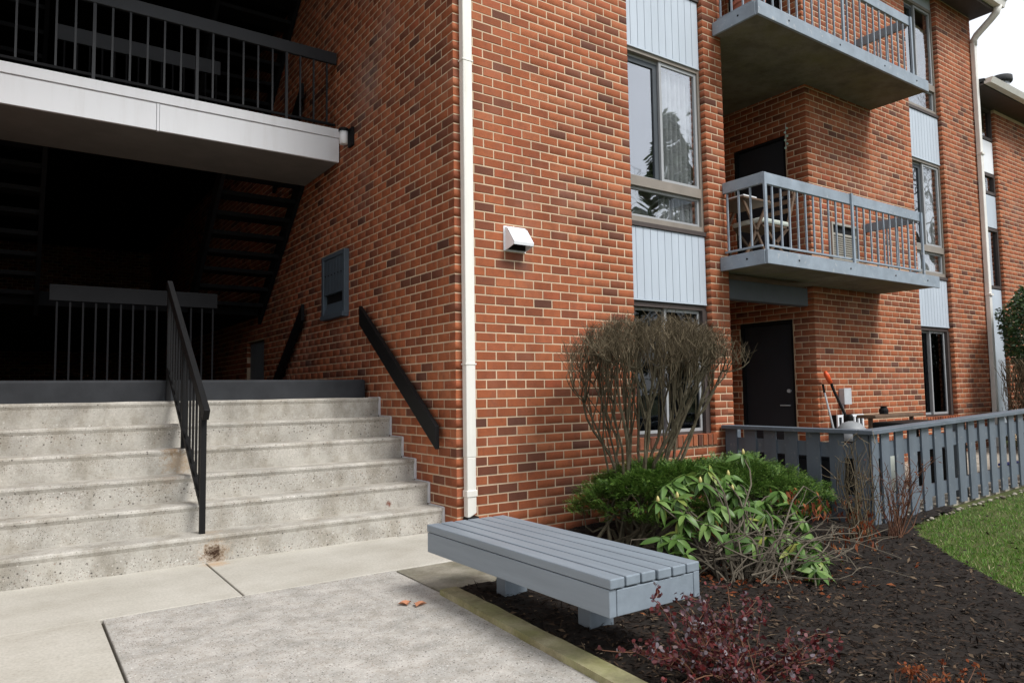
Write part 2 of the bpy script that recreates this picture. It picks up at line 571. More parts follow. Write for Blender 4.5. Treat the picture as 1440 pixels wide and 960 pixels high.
# mulch bed with an uneven surface and a curved lawn edge
EDGE = [(6.5, -1.72), (4.2, -1.74), (3.55, -1.80), (3.25, -2.0), (2.95, -2.22), (2.65, -2.49), (2.19, -2.92), (1.8, -3.3), (1.35, -3.85), (.9, -4.6), (.5, -5.6)]
def edge_y(x):
    for (xa, ya), (xb, yb) in zip(EDGE, EDGE[1:]):
        if xb <= x <= xa:
            return ya + (yb - ya) * (xa - x) / (xa - xb)
    return -5.6 if x < .5 else -1.72
def in_mulch(x, y):
    if x < -.86 - .065 * (y + 1.45) * -1 * -1 if False else x < timber_x(y) + .05:
        return False
    if y > .02 or y < -5.4 or (x < -.05 and y > -.70) or (x < -.41 and y > -1.36):
        return False
    if x > 3.27 and y > -1.6:
        return False
    return y > edge_y(x) + .03 * noise.noise((x * 6, y * 6, 0))
def timber_x(y):
    return -.915 + (y + 1.45) * .070
def mulch_z(x, y):
    n1 = noise.noise((x * 2.3, y * 2.3, 1.7))
    n2 = noise.noise((x * 9, y * 9, 4.1))
    n3 = noise.noise((x * 26, y * 26, 9.1))
    return gz(max(x, -.84), y) + .016 + .018 * n1 + .010 * n2 + .007 * n3
st = .035
mv, mf, idx = [], [], {}
gx = np.arange(-1.3, 4.6, st)
gy = np.arange(-5.4, .06, st)
def mvert(i, j):
    if (i, j) not in idx:
        idx[(i, j)] = len(mv)
        x, y = float(gx[i]), float(gy[j])
        mv.append((x, y, mulch_z(x, y)))
    return idx[(i, j)]
cells = []
for i in range(len(gx) - 1):
    for j in range(len(gy) - 1):
        x, y = float(gx[i]) + st / 2, float(gy[j]) + st / 2
        if in_mulch(x, y):
            cells.append((x, y))
            mf.append((mvert(i, j), mvert(i + 1, j), mvert(i + 1, j + 1), mvert(i, j + 1)))
mb_ = raw('mulch_bed', mv, mf, 'mulch', smooth=True)
mb_['kind'] = 'structure'
mb_['label'] = 'dark brown bark mulch bed in front of the wall'

def leaves_mesh(name, C, D, Nn, L, Wd, mat, parent=None, kind=None, fold=.0):
    """many small leaf quads (kite shaped): centre-base C, direction D, normal N, length, width"""
    C, D, Nn = (np.asarray(a, float) for a in (C, D, Nn))
    D = D / np.linalg.norm(D, axis=1, keepdims=True)
    S = np.cross(D, Nn)
    S /= np.linalg.norm(S, axis=1, keepdims=True) + 1e-9
    U = np.cross(S, D)
    L = np.broadcast_to(np.asarray(L, float), (len(C),))[:, None]
    Wd = np.broadcast_to(np.asarray(Wd, float), (len(C),))[:, None]
    a = C
    b = C + D * L * .5 + S * Wd * .5 + U * fold * L
    c = C + D * L
    d = C + D * L * .5 - S * Wd * .5 + U * fold * L
    V = np.stack([a, b, c, d], 1).reshape(-1, 3)
    F = np.arange(len(V)).reshape(-1, 4)
    return raw(name, V, F, mat, parent, kind)

def rand_dirs(n, zbias=0.0):
    d = rng.normal(size=(n, 3))
    d[:, 2] += zbias
    return d / np.linalg.norm(d, axis=1, keepdims=True)

# bark chips
cells = np.array(cells)
w = 1.0 / (np.hypot(cells[:, 0] - CAM.x, cells[:, 1] - CAM.y) ** 1.5)
pick = rng.choice(len(cells), 34000, p=w / w.sum())
P = cells[pick] + rng.uniform(-st / 2, st / 2, (len(pick), 2))
Z = np.array([mulch_z(x, y) for x, y in P]) + rng.uniform(0, .008, len(P))
D = rng.normal(size=(len(P), 3)) * [1, 1, .22]
Nn = rand_dirs(len(P), 2.5)
ch = leaves_mesh('bark_chips', np.c_[P, Z], D, Nn, rng.gamma(2.2, .011, len(P)) + .010, rng.gamma(2.5, .0028, len(P)) + .002, 'chip', kind='stuff', fold=.06)
ch['label'] = 'loose bark chips scattered over the mulch bed'

# grass
def in_lawn(x, y):
    if x < .2 or y > -1.70 or y < -5.2:
        return False
    return y < edge_y(x) + .03 * noise.noise((x * 6, y * 6, 0)) - .02 and not (x < 3.3 and y > -1.7)
pts = []
while len(pts) < 46000:
    x, y = rng.uniform(1.2, 8.5), rng.uniform(-5.0, -1.7)
    if in_lawn(x, y) and rng.random() < min(1, 9.0 / ((x + 2.96) ** 2 * .25 + 1)):
        if noise.noise((x * 3.1, y * 3.1, 5)) > -.32 or rng.random() < .4:
            pts.append((x, y))
P = np.array(pts)
Z = np.array([gz(x, y) - .022 for x, y in P])
D = rng.normal(size=(len(P), 3)) * [.5, .5, .15] + [0, 0, .75]
gr = leaves_mesh('grass', np.c_[P, Z], D, rand_dirs(len(P)), rng.uniform(.02, .055, len(P)), rng.uniform(.004, .008, len(P)), 'grass', kind='stuff')
gr['label'] = 'short green lawn grass beside the mulch bed'
# litter on lawn
pts = []
while len(pts) < 260:
    x, y = rng.uniform(1.4, 7.5), rng.uniform(-4.4, -1.72)
    if in_lawn(x, y):
        pts.append((x, y, gz(x, y) + .012))
lt = leaves_mesh('leaf_litter', pts, rng.normal(size=(260, 3)) * [1, 1, .2], rand_dirs(260, 2), rng.uniform(.02, .05, 260), rng.uniform(.012, .03, 260), 'chip', kind='stuff', fold=.1)
lt['label'] = 'dry leaf litter scattered on the lawn'
# pebbles along the fence foot
pm = MB()
for i in range(70):
    x = 3.45 + 5.0 * (i + rng.random()) / 70
    y = -1.70 - rng.random() * .07
    r = rng.uniform(.010, .028)
    z = gz(x, y) - .012
    pm.lathe((x, y, z), [(r * .7, 0), (r, r * .4), (r * .75, r * .75), (r * .25, r * .95)], 7)
o = part('pebble_edging', pm, 'pebble', None, smooth=True)
o['kind'] = 'stuff'
o['label'] = 'pale pebbles lining the foot of the picket fence'

# ------------------------------------------------------------------ walkway
wk = bpy.data.objects.new('walkway', None)
COL.objects.link(wk)
wk['kind'] = 'structure'
wk['label'] = 'concrete walkway at the foot of the steps'
def slab(x0, x1, y0, y1, mat, top=0.0, label=None, poly=None):
    b = MB()
    if poly:
        n = len(poly)
        v = [(x, y, -.16) for x, y in poly] + [(x, y, top) for x, y in poly]
        b.quadgrid(v, [tuple(range(n))[::-1], tuple(range(n, 2 * n))] + [(i, (i + 1) % n, n + (i + 1) % n, n + i) for i in range(n)])
    else:
        b.box(x0, x1, y0, y1, -.16, top)
    return part('slab', b, mat, wk, bevel=.006, label=label)
G = .003
slab(-3.9, -1.855 - G, -.775 + G, .40, 'walk_tan')
slab(-1.850 + G, -.43, -.775 + G, .40, 'walk_tan')
slab(-9, -3.9 - G, -.775 + G, .40, 'walk_tan')
slab(-.43 + G, -.05, -.72, .20, 'walk_tan', -.004)
slab(-6, -2.56 - G, -3.2, -.775 - G, 'walk_tan', .003, label='smooth tan slab left of the aggregate slab')
slab(-2.555 + G, -.935 - G, 0, 0, 'walk_agg', 0, label='rough aggregate slab beside the bench', poly=[(-2.550, -4.6), (-1.17, -4.6), (-.935 - G, -1.40), (-.925 - G, -.775 - G), (-2.550, -.775 - G)])
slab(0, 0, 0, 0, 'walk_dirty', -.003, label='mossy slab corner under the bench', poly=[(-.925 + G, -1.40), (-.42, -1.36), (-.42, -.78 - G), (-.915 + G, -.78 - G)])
slab(-9, -6 - G, -6, -.775 - G, 'walk_tan')
slab(-6, -2.56 - G, -7, -3.2 - G, 'walk_tan')
slab(-2.55, -1.25, -7, -4.6 - G, 'walk_agg')
jb = MB().box(-9, -.95, -.9, .35, -.15, -.022)
jb.box(-.95, -.06, -.70, .35, -.15, -.023)
jb.box(-9, -1.22, -6.9, -.9, -.15, -.0225)
part('joint_filler', jb, 'joint', wk)

# timber edging
tb = MB()
def tx(y): return timber_x(y)
tb.hexa([(tx(-1.47) - .045, -1.47, -.12), (tx(-1.43) + .06, -1.43, -.12), (tx(-4.5) + .055, -4.5, -.12), (tx(-4.5) - .05, -4.5, -.12),
         (tx(-1.47) - .045, -1.47, .035), (tx(-1.43) + .06, -1.43, .03), (tx(-4.5) + .055, -4.5, .03), (tx(-4.5) - .05, -4.5, .035)])
# cut into lengths for an uneven top
tb2 = MB()
n = 26
for i in range(n):
    ya, yb = -1.45 - 3.0 * i / n, -1.45 - 3.0 * (i + 1) / n
    def zz(y, k): return .03 + .006 * noise.noise((y * 5, k * 3.0, 0))
    q = []
    for zb in (0, 1):
        for (y, sx, k) in ((ya, -.05, 0), (ya, .058, 1), (yb, .058, 1), (yb, -.05, 0)):
            q.append((tx(y) + sx + .004 * noise.noise((y * 7, k + 5.0, 1)), y, zz(y, k) if zb else -.12))
    o_ = len(tb2.v)
    tb2.v += q
    tb2.f += [(o_ + 4, o_ + 7, o_ + 6, o_ + 5), (o_, o_ + 4, o_ + 5, o_ + 1) if i == 0 else (o_, o_ + 1, o_ + 2, o_ + 3), (o_ + 1, o_ + 5, o_ + 6, o_ + 2), (o_ + 3, o_ + 2, o_ + 6, o_ + 7) if i == n - 1 else (o_, o_ + 3, o_ + 2, o_ + 1), (o_ + 3, o_ + 7, o_ + 4, o_)]
solo('timber_edging', tb2, 'timber', 'mossy greenish timber edging between the walkway and the mulch bed', 'garden edging')

# ------------------------------------------------------------------ brickwork
CH = .07922            # course height
ZJ = .0346             # a bed joint
BL, BW, JT = .2032, .1016, .0120
ZTOP = 7.42

BRICKS = []            # (centre at face, u, n, length, depth)
def wall_bricks(org, u, nrm, u0, u1, z0, z1, holes=(), odd0='full', even0='half', depth=.092, first_odd=None, first_even=None):
    org, u, nrm = Vector(org), Vector(u), Vector(nrm)
    n0 = math.ceil((z0 - ZJ) / CH - .3)
    n1 = int((z1 - ZJ) / CH)
    for n in range(n0, n1):
        zb, zt = ZJ + n * CH, ZJ + (n + 1) * CH
        odd = n % 2
        a = u0
        if odd:
            first = BL if odd0 == 'full' else BW
            if first_odd is not None: a = u0 + first_odd; first = BL
        else:
            first = BL if even0 == 'full' else BW
            if first_even is not None: a = u0 + first_even; first = BL
        L = first
        while a < u1 - .02:
            e = min(a + L, u1)
            segs = [(a, e)]
            for (h0, h1, hz0, hz1) in holes:
                if (zb + zt) / 2 > hz0 and (zb + zt) / 2 < hz1:
                    ns = []
                    for (p, q) in segs:
                        if q <= h0 or p >= h1:
                            ns.append((p, q))
                        else:
                            if h0 - p > .012: ns.append((p, h0))
                            if q - h1 > .012: ns.append((h1, q))
                    segs = ns
            for (p, q) in segs:
                if q - p < .012:
                    continue
                at_end = abs(q - u1) < 1e-6
                l = q - p - JT * (0.0 if at_end else 1.0)
                c = org + u * (p + l / 2) + Vector((0, 0, (zb + zt + JT) / 2))
                BRICKS.append((c, u, nrm, l, depth))
            a, L = e, BL

def brick_verts(l, d, h=CH - JT, c=.0018):
    x, z = l / 2, h / 2
    v = []
    for (ins, dep) in ((c, 0), (0, c), (0, d)):
        for sx, sz in ((-1, -1), (1, -1), (1, 1), (-1, 1)):
            v.append((sx * (x - ins), dep, sz * (z - ins)))
    f = [(0, 1, 2, 3)]
    for r in (0, 4):
        for k in range(4):
            k2 = (k + 1) % 4
            f.append((r + k, r + 4 + k, r + 4 + k2, r + k2))
    return v, f

# an area as boxes with rectangular openings
def core_boxes(mb, axis, f0, f1, u0, u1, z0, z1, holes):
    us = sorted({u0, u1, *[h[0] for h in holes if u0 < h[0] < u1], *[h[1] for h in holes if u0 < h[1] < u1]})
    for a, b in zip(us, us[1:]):
        um = (a + b) / 2
        blk = sorted([(h[2], h[3]) for h in holes if h[0] <= um <= h[1]])
        z = z0
        for (p, q) in blk + [(z1, z1)]:
            p2 = min(p, z1)
            if p2 > z + 1e-4:
                if axis == 'x': mb.box(a, b, f0, f1, z, p2)
                else: mb.box(f0, f1, a, b, z, p2)
            z = max(z, q)

WA = (2.032, 3.185)               # first window bay
BAYX, BAYY = 5.41, .2
BACKY = 16.0                      # back of the open stairwell, set extra deep so the rear falls dark
WB = (5.41 + 13.5 * .2032, 5.41 + 18.5 * .2032)                # second window bay
ENDX = 10.40
REC = .0032
bld = thing('apartment_building', 'three-storey red brick apartment building with open stairwell and balconies', 'apartment building', (0, 0, 0))

# --- front wall left of first window, under the window, and the pier
LOW0 = .535
holesA = [(WA[0], WA[1], LOW0, 99)]
wall_bricks((0, 0, 0), (1, 0, 0), (0, -1, 0), 0, 2.032, -.14, ZTOP, first_odd=0, first_even=BW)
wall_bricks((2.032, 0, 0), (1, 0, 0), (0, -1, 0), 0, WA[1] - 2.032, -.14, LOW0)
wall_bricks((WA[1], 0, 0), (1, 0, 0), (0, -1, 0), 0, 3.49 - WA[1], -.14, ZTOP)
front = MB()
core_boxes(front, 'x', REC, .20, REC, 3.484, -.3, ZTOP, [(WA[0] - .006, WA[1] + .006, LOW0 - .004, 99)])
w_front = part('wall', front, 'mortar', bld, label='front brick wall right of the steps')
# the pier's left return, seen past the window
# --- stairwell side wall
wall_bricks((0, 0, 0), (0, 1, 0), (-1, 0, 0), 0, BACKY, -.14, ZTOP, [(5.44, 6.34, 0, 1.93)], first_odd=BW, first_even=0)
side = MB()
core_boxes(side, 'y', REC, .20, .2, BACKY, -.3, ZTOP, [(5.44, 6.34, -1, 1.93)])
w_side = part('wall', side, 'mortar', bld, label='stairwell side wall')
# --- far side of stairwell and the front beyond it (out of frame)
SX = -3.72
wall_bricks((SX, 0, 0), (0, 1, 0), (1, 0, 0), 0, BACKY, -.14, ZTOP, [], first_odd=BW, first_even=0)
wall_bricks((SX, 0, 0), (-1, 0, 0), (0, -1, 0), 0, 2.2, -.14, ZTOP, [], first_odd=0, first_even=BW)
m_ = MB().box(SX - .2, SX - REC, .2, BACKY, -.3, ZTOP)
m_.box(-14, SX - REC, REC, .2, -.3, ZTOP)
part('wall', m_, 'mortar', bld)
# --- back of the stairwell
wall_bricks((SX, BACKY, 0), (1, 0, 0), (0, -1, 0), 0, -SX, -.14, ZTOP)
part('wall', MB().box(SX - .2, .2, BACKY + REC, BACKY + .2, -.3, ZTOP), 'mortar', bld, label='dim back wall of the stairwell')
# --- loggia: left, back and right walls
DY0, DY1 = .52, 1.36
doors = [(DY0 - BAYY, DY1 - BAYY, -.2, 2.02), (DY0 - BAYY, DY1 - BAYY, 2.50, 4.50), (DY0 - BAYY, DY1 - BAYY, 5.15, 7.1)]
wall_bricks((3.49, 0, 0), (0, 1, 0), (1, 0, 0), 0, 1.55, -.14, ZTOP, first_odd=BW, first_even=0)
wall_bricks((3.49, 1.55, 0), (1, 0, 0), (0, -1, 0), 0, BAYX - 3.49, -.14, ZTOP)
wall_bricks((BAYX, BAYY, 0), (0, 1, 0), (-1, 0, 0), 0, 1.35, -.14, ZTOP, doors, first_odd=BW, first_even=0)
lg = MB()
lg.box(3.30, 3.484, .2, 1.75, -.3, ZTOP)
lg.box(3.49, BAYX, 1.55 + REC, 1.75, -.3, ZTOP)
core_boxes(lg, 'y', BAYX + REC, BAYX + .2, BAYY + .2, 1.55, -.3, ZTOP, [(DY0, DY1, d[2], d[3]) for d in doors])
part('wall', lg, 'mortar', bld, label='walls of the recessed balcony bay')
# --- right-hand bay and end pier
holesB = [(WB[0] - BAYX, WB[1] - BAYX, LOW0, 99)]
wall_bricks((BAYX, BAYY, 0), (1, 0, 0), (0, -1, 0), 0, ENDX - BAYX, -.14, ZTOP, holesB, first_odd=0, first_even=BW)
by = MB()
core_boxes(by, 'x', BAYY + REC, BAYY + .2, BAYX + REC, ENDX - .004, -.3, ZTOP, [(WB[0] - .006, WB[1] + .006, LOW0 - .004, 99)])
part('wall', by, 'mortar', bld, label='brick wall behind the balconies')
wall_bricks((ENDX, BAYY, 0), (0, 1, 0), (1, 0, 0), 0, .9, -.14, ZTOP, first_odd=BW, first_even=0)
part('wall', MB().box(ENDX - .2, ENDX - REC, BAYY + .2, 16.4, -.3, ZTOP), 'mortar', bld)
# returns beside the recessed windows (wall ends facing into the recess)
# plain inner shell so that rooms are closed
shell = MB()
shell.box(.2, ENDX - .2, 16.2, 16.4, -.3, ZTOP)
shell.box(-14, SX - .2, 16.2, 16.4, -.3, ZTOP)
shell.box(.2, ENDX - .2, 1.8, 16.2, 2.50, 2.56)
shell.box(.2, ENDX - .2, 1.8, 16.2, 5.14, 5.20)
shell.box(.2, 3.3, .2, 1.8, 2.50, 2.56)
shell.box(.2, 3.3, .2, 1.8, 5.14, 5.20)
shell.box(5.62, ENDX - .2, .42, 1.8, 2.50, 2.56)
shell.box(5.62, ENDX - .2, .42, 1.8, 5.14, 5.20)
shell.box(3.9, 4.0, 1.8, 16.2, -.3, ZTOP)
part('floor_deck', shell, 'darkwall', bld)

# rowlock sills
for (a, b, yf) in ((WA[0], WA[1], 0), (WB[0], WB[1], BAYY)):
    nb = int((b - a) / .0735)
    k = (b - a) / nb
    sp = part('window_sill', MB().box(a, b, yf - .012, yf + .10, LOW0, LOW0 + .112), 'mortar', bld)
    v, f = brick_verts(.112, .125, k - .010)
    me = MB(); me.v = v; me.f = f
    me = me.mesh('brick', 'brick')
    for i in range(nb):
        place('brick', me, sp, (a + k * (i + .5), yf - .022, LOW0 + .062), (R(-6), R(90), 0))

# the 300 bricks that show largest are single objects; the rest are one part
def seen_size(c, u, nrm, l):
    d = c - CAM
    z = d.dot(fw)
    if z < .5: return 0
    px, py = d.dot(rt) / z * 1009.3, d.dot(up) / z * 1009.3
    if abs(px) > 725 or abs(py) > 485: return 0
    q = d.normalized()
    return l * abs(q.dot(nrm)) / z ** 2 if q.dot(nrm) < 0 else 0
scored = sorted(range(len(BRICKS)), key=lambda i: -seen_size(*BRICKS[i][:4]))
HIDE = lambda c: False
single = []
for i in scored:
    c, u, nrm, l, dp = BRICKS[i]
    if len(single) >= 300: break
    if nrm.y < -.5 and c.y < .01 and c.x < 3.5:
        if c.z < .12 and c.x < .9: continue
        if .9 < c.x and c.z < .9: continue
        single.append(i)
single_set = set(single)
cache = {}
for i in single:
    c, u, nrm, l, dp = BRICKS[i]
    key = round(l, 3)
    if key not in cache:
        b_ = MB(); b_.v, b_.f = brick_verts(l, dp)
        cache[key] = b_.mesh('brick', 'brick')
    place('brick', cache[key], w_front, (c.x, c.y + rng.uniform(-.0012, .0010), c.z), (R(rng.normal() * .25), R(rng.normal() * .25), R(rng.normal() * .3)))
V, F = [], []
for i, (c, u, nrm, l, dp) in enumerate(BRICKS):
    if i in single_set: continue
    v, f = brick_verts(l + rng.uniform(-.0015, .0015), dp)
    o_ = len(V)
    j = rng.uniform(-.0012, .0010)
    for (x, y, z) in v:
        p = c + u * x - nrm * (y + j)
        V.append((p.x, p.y, p.z + z))
    # keep faces outward whatever the handedness
    flip = u.cross(Vector((0, 0, 1))).dot(nrm) < 0
    for q in f:
        q = tuple(k + o_ for k in q)
        F.append(q[::-1] if flip else q)
bw_ = raw('brickwork', V, F, 'bricks', bld, kind='stuff')

# ------------------------------------------------------------------ windows and siding panels
def siding(x0, x1, yf, z0, z1, nb, edge=True):
    p = part('siding_panel', MB().box(x0 + .002, x1 - .002, yf + .018, yf + .06, z0, z1), 'siding', bld)
    k = (x1 - x0) / nb
    b = MB().box(-k / 2 + .003, k / 2 - .003, 0, .016, 0, z1 - z0 - .002)
    me = b.mesh('board', 'siding')
    for i in range(nb):
        place('board', me, p, (x0 + k * (i + .5), yf, z0 + .001))
    if z0 < 6:
        part('drip_trim', MB().box(x0 + .004, x1 - .004, yf - .006, yf + .05, z0 - .016, z0 - .001), 'siding', p)
    return p

def frame_mesh(x0, x1, y0, y1, z0, z1, w, wt=None, wb=None):
    wt = wt or w; wb = wb or w
    b = MB()
    b.box(x0, x0 + w, y0, y1, z0, z1)
    b.box(x1 - w, x1, y0, y1, z0, z1)
    b.box(x0 + w, x1 - w, y0 + .001, y1, z1 - wt, z1)
    b.box(x0 + w, x1 - w, y0 + .001, y1, z0, z0 + wb)
    return b

def sash(par, x0, x1, y, z0, z1, w, fmat, gmat, name='sash'):
    s_ = part(name, frame_mesh(x0, x1, y, y + .03, z0, z1, w), fmat, par)
    part('pane', MB().box(x0 + w - .004, x1 - w + .004, y + .014, y + .018, z0 + w - .004, z1 - w + .004), gmat, par)
    return s_

def upper_window(x0, x1, yf, z0, zmid0, zmid1, z1):
    """sliding pair above a fixed transom light"""
    w = part('window', frame_mesh(x0, x1, yf, yf + .09, z0, z1, .035, .045, .06), 'frame', bld)
    part('mid_rail', MB().box(x0 + .035, x1 - .035, yf - .006, yf + .085, zmid0, zmid1), 'frame', w)
    xm = x0 + (x1 - x0) * .475
    sash(w, x0 + .037, xm + .02, yf + .052, zmid1 + .002, z1 - .047, .028, 'alu', 'glass_screen')
    part('screen_edge', MB().box(xm - .075, xm - .012, yf + .05, yf + .07, zmid1 + .03, z1 - .075), 'blind', w)
    part('screen_head', MB().box(x0 + .066, xm - .075, yf + .05, yf + .07, z1 - .13, z1 - .075), 'blind', w)
    sash(w, xm - .012, x1 - .037, yf + .018, zmid1 + .002, z1 - .047, .034, 'alu', 'glass')
    sash(w, x0 + .037, x1 - .037, yf + .03, z0 + .062, zmid0 - .002, .028, 'alu', 'glass')
    part('sill', MB().box(x0 + .002, x1 - .002, yf - .03, yf + .05, z0 - .045, z0 - .001), 'brown', w)
    return w

def low_window(x0, x1, yf, z0, z1):
    w = part('window', frame_mesh(x0, x1, yf + .05, yf + .13, z0, z1, .03), 'brown', bld)
    part('head_trim', MB().box(x0 + .001, x1 - .001, yf + .02, yf + .049, z1 - .05, z1 - .001), 'brown', w)
    part('jamb_trim', MB().box(x1 - .075, x1 - .001, yf + .01, yf + .048, z0, z1 - .052), 'brown', w)
    xm = (x0 + x1) / 2 - .03
    sash(w, x0 + .032, xm + .016, yf + .085, z0 + .032, z1 - .052, .03, 'alu', 'glass_dark')
    sash(w, xm - .016, x1 - .08, yf + .052, z0 + .032, z1 - .052, .032, 'alu', 'glass_dark')
    return w

YA, YB = .055, BAYY + .055
for (x0, x1, yf) in ((WA[0], WA[1], YA), (WB[0], WB[1], YB)):
    low_window(x0, x1, yf, .65, 2.012)
    siding(x0, x1 - .012, yf, 2.035, 2.765, 11)
    upper_window(x0, x1, yf + .012, 2.815, 3.19, 3.29, 4.635)
    siding(x0, x1 - .012, yf, 4.645, 5.395, 11)
    upper_window(x0, x1, yf + .012, 5.445, 5.83, 5.93, 7.2)
    part('head_panel', MB().box(x0, x1, yf + .02, yf + .08, 7.2, ZTOP), 'siding', bld)
    # closed sides behind frames
# curtains and blinds inside the windows
def curtain(x0, x1, y, z0, z1, label, folds=7, amp=.03, mat='curtain'):
    V, F = [], []
    n = folds * 8
    for i in range(n + 1):
        x = x0 + (x1 - x0) * i / n
        yy = y + amp * math.sin(2 * math.pi * folds * i / n + .6 * math.sin(i * .37))
        V += [(x, yy, z0), (x, yy, z1)]
    for i in range(n):
        F.append((2 * i, 2 * i + 2, 2 * i + 3, 2 * i + 1))
    o = raw('curtain', V, F, mat, smooth=True)
    o['label'] = label
    o['category'] = 'curtain'
    return o
curtain(2.62, 3.13, YA + .13, 2.90, 4.56, 'sheer white curtain behind the window above the bare shrub')
curtain(8.62, 9.12, YB + .13, 2.90, 4.56, 'sheer white curtain behind the window beside the lower balcony')
curtain(8.2, 8.6, YB + .28, 2.6, 4.56, 'second white curtain in the window beside the lower balcony, left half', 5)
for (x0, x1, y, lab) in ((2.07, 3.15, YA + .24, 'dark vertical blind behind the ground floor window by the shrub'), (8.19, 9.12, YB + .24, 'dark vertical blind behind the ground floor window by the fence')):
    o = curtain(x0, x1, y, .66, 2.0, lab, 12, .02, 'blind')
    o.name = 'blind'
    o['category'] = 'blind'

# ------------------------------------------------------------------ doors of the loggia
def loggia_door(z0, z1, handle=True):
    y0, y1 = DY0 + .004, DY1 - .004
    d = part('door', MB().box(BAYX + .06, BAYX + .10, y0 + .04, y1 - .04, z0, z1 - .05), 'door', bld)
    fr = MB()
    fr.box(BAYX + .02, BAYX + .12, y0, y0 + .038, z0, z1)
    fr.box(BAYX + .02, BAYX + .12, y1 - .038, y1, z0, z1)
    fr.box(BAYX + .021, BAYX + .12, y0 + .039, y1 - .039, z1 - .045, z1)
    part('door_frame', fr, 'dark', d)
    part('handle', MB().tube([(BAYX + .06, y0 + .12, z0 + .93), (BAYX + .02, y0 + .12, z0 + .93), (BAYX + .02, y0 + .24, z0 + .93)], .009, 8), 'palegrey', d)
    part('deadbolt', MB().tube([(BAYX + .06, y0 + .12, z0 + 1.12), (BAYX + .035, y0 + .12, z0 + 1.12)], .024, 12), 'palegrey', d)
loggia_door(-.04, 2.015)
loggia_door(2.545, 4.495)
loggia_door(5.19, 7.095)
part('lintel_beam', MB().box(3.50, 5.03, .04, .16, 2.115, 2.335), 'beam_paint', bld, bevel=.006)
part('floor_deck', MB().box(3.49, BAYX, .0, 1.56, -.14, -.05), 'patio', bld)

# ------------------------------------------------------------------ balconies
SX0, SX1, SY = 3.36, 7.02, -.585
def balcony(zt):
    b = MB()
    b.box(SX0 + .02, SX1, SY + .02, -.004, zt - .135, zt - .004)
    b.box(3.492, SX1 - .002, -.004, BAYY - .004, zt - .136, zt - .005)
    b.box(3.492, BAYX - .004, BAYY - .004, 1.545, zt - .137, zt - .006)
    s_ = part('balcony', b, 'soffit_conc', bld)
    part('fascia_board', MB().box(SX0, SX1 + .003, SY - .012, SY + .018, zt - .150, zt), 'balcony_paint', s_, bevel=.004)
    part('fascia_board', MB().box(SX0 - .012, SX0 + .018, SY + .0185, -.003, zt - .150, zt), 'balcony_paint', s_, bevel=.004)
    bm = MB()
    for x in (3.9, 4.9, 5.9, 6.7):
        bm.tube([(x, SY - .016, zt - .075), (x, SY - .011, zt - .075)], .011, 8)
    bm.tube([(SX0 - .016, -.35, zt - .07), (SX0 - .011, -.35, zt - .07)], .011, 8)
    part('bolts', bm, 'dark', s_)
    ry, rx0, rx1 = -.505, 3.45, 6.74
    zr0, zr1 = zt + .715, zt + .838
    # rail boards
    part('rail_board', MB().box(rx0 - .021, rx1, ry - .021, ry + .021, zr0, zr1), 'balcony_paint', s_, bevel=.004)
    part('rail_board', MB().box(rx0 - .02, rx0 + .02, ry + .022, .0, zr0 + .001, zr1 - .001), 'balcony_paint', s_, bevel=.004)
    part('rail_board', MB().box(rx1 - .02, rx1 + .02, ry + .022, BAYY, zr0 - .01, zr1 - .012), 'grey_paint', s_, bevel=.004)
    for x, h in ((rx0 - .001, .0), (5.09, .02), (rx1, .005)):
        part('post', MB().box(x - .018, x + .018, ry - .044, ry - .0215, zt + .001, zr1 - .015 + h) if x > 4 else MB().box(x - .03, x + .006, ry - .044, ry - .0215, zt + .001, zr1 - .01), 'balcony_paint', s_)
    part('bottom_rail', MB().box(rx0 + .02, rx1 - .02, ry - .012, ry + .012, zt + .055, zt + .075), 'balcony_paint', s_)
    part('bottom_rail', MB().box(rx0 - .012, rx0 + .012, ry + .03, 0, zt + .055, zt + .075), 'balcony_paint', s_)
    part('bottom_rail', MB().box(rx1 - .012, rx1 + .012, ry + .03, BAYY, zt + .055, zt + .075), 'balcony_paint', s_)
    me = MB().box(-.0085, .0085, -.0085, .0085, 0, zr0 - zt - .07).mesh('baluster', 'balcony_paint')
    for i in range(1, 22):
        x = rx0 + (rx1 - rx0) * i / 22
        if i == 11: continue
        place('baluster', me, s_, (x, ry, zt + .072))
    for i in (1, 2, 3):
        place('baluster', me, s_, (rx0, ry + i * .15 + .01, zt + .072))
    for i in (1, 2, 3, 4):
        place('baluster', me, s_, (rx1, ry + i * .14, zt + .062))
    return s_
balcony(2.548)
balcony(5.195)

# ------------------------------------------------------------------ roof
rf = MB()
rf.box(-14, ENDX + .12, -.18, 16.6, ZTOP, ZTOP + .05)
roof = part('roof', rf, 'brown', bld)
rb = MB()
rb.hexa([(-14, -.18, ZTOP + .10), (ENDX + .14, -.18, ZTOP + .10), (ENDX + .14, 16.6, ZTOP + .10), (-14, 16.6, ZTOP + .10),
         (-14, -.16, ZTOP + .14), (ENDX + .14, -.16, ZTOP + .14), (ENDX + .14, 4.5, ZTOP + 1.2), (-14, 4.5, ZTOP + 1.2)])
part('shingles', rb, 'asphalt', roof)
gm = MB()
gx0, gx1 = -14, ENDX + .14
gm.hexa([(gx0, -.29, ZTOP + .0), (gx1, -.29, ZTOP + .0), (gx1, -.185, ZTOP + .0), (gx0, -.185, ZTOP + .0),
         (gx0, -.325, ZTOP + .12), (gx1, -.325, ZTOP + .12), (gx1, -.185, ZTOP + .12), (gx0, -.185, ZTOP + .12)])
gm.box(gx0, gx1 + .004, -.335, -.31, ZTOP + .105, ZTOP + .128)
part('gutter', gm, 'gutter', roof)
part('fascia_board', MB().box(-14, ENDX + .11, -.184, -.17, ZTOP - .06, ZTOP + .10), 'brown', roof)

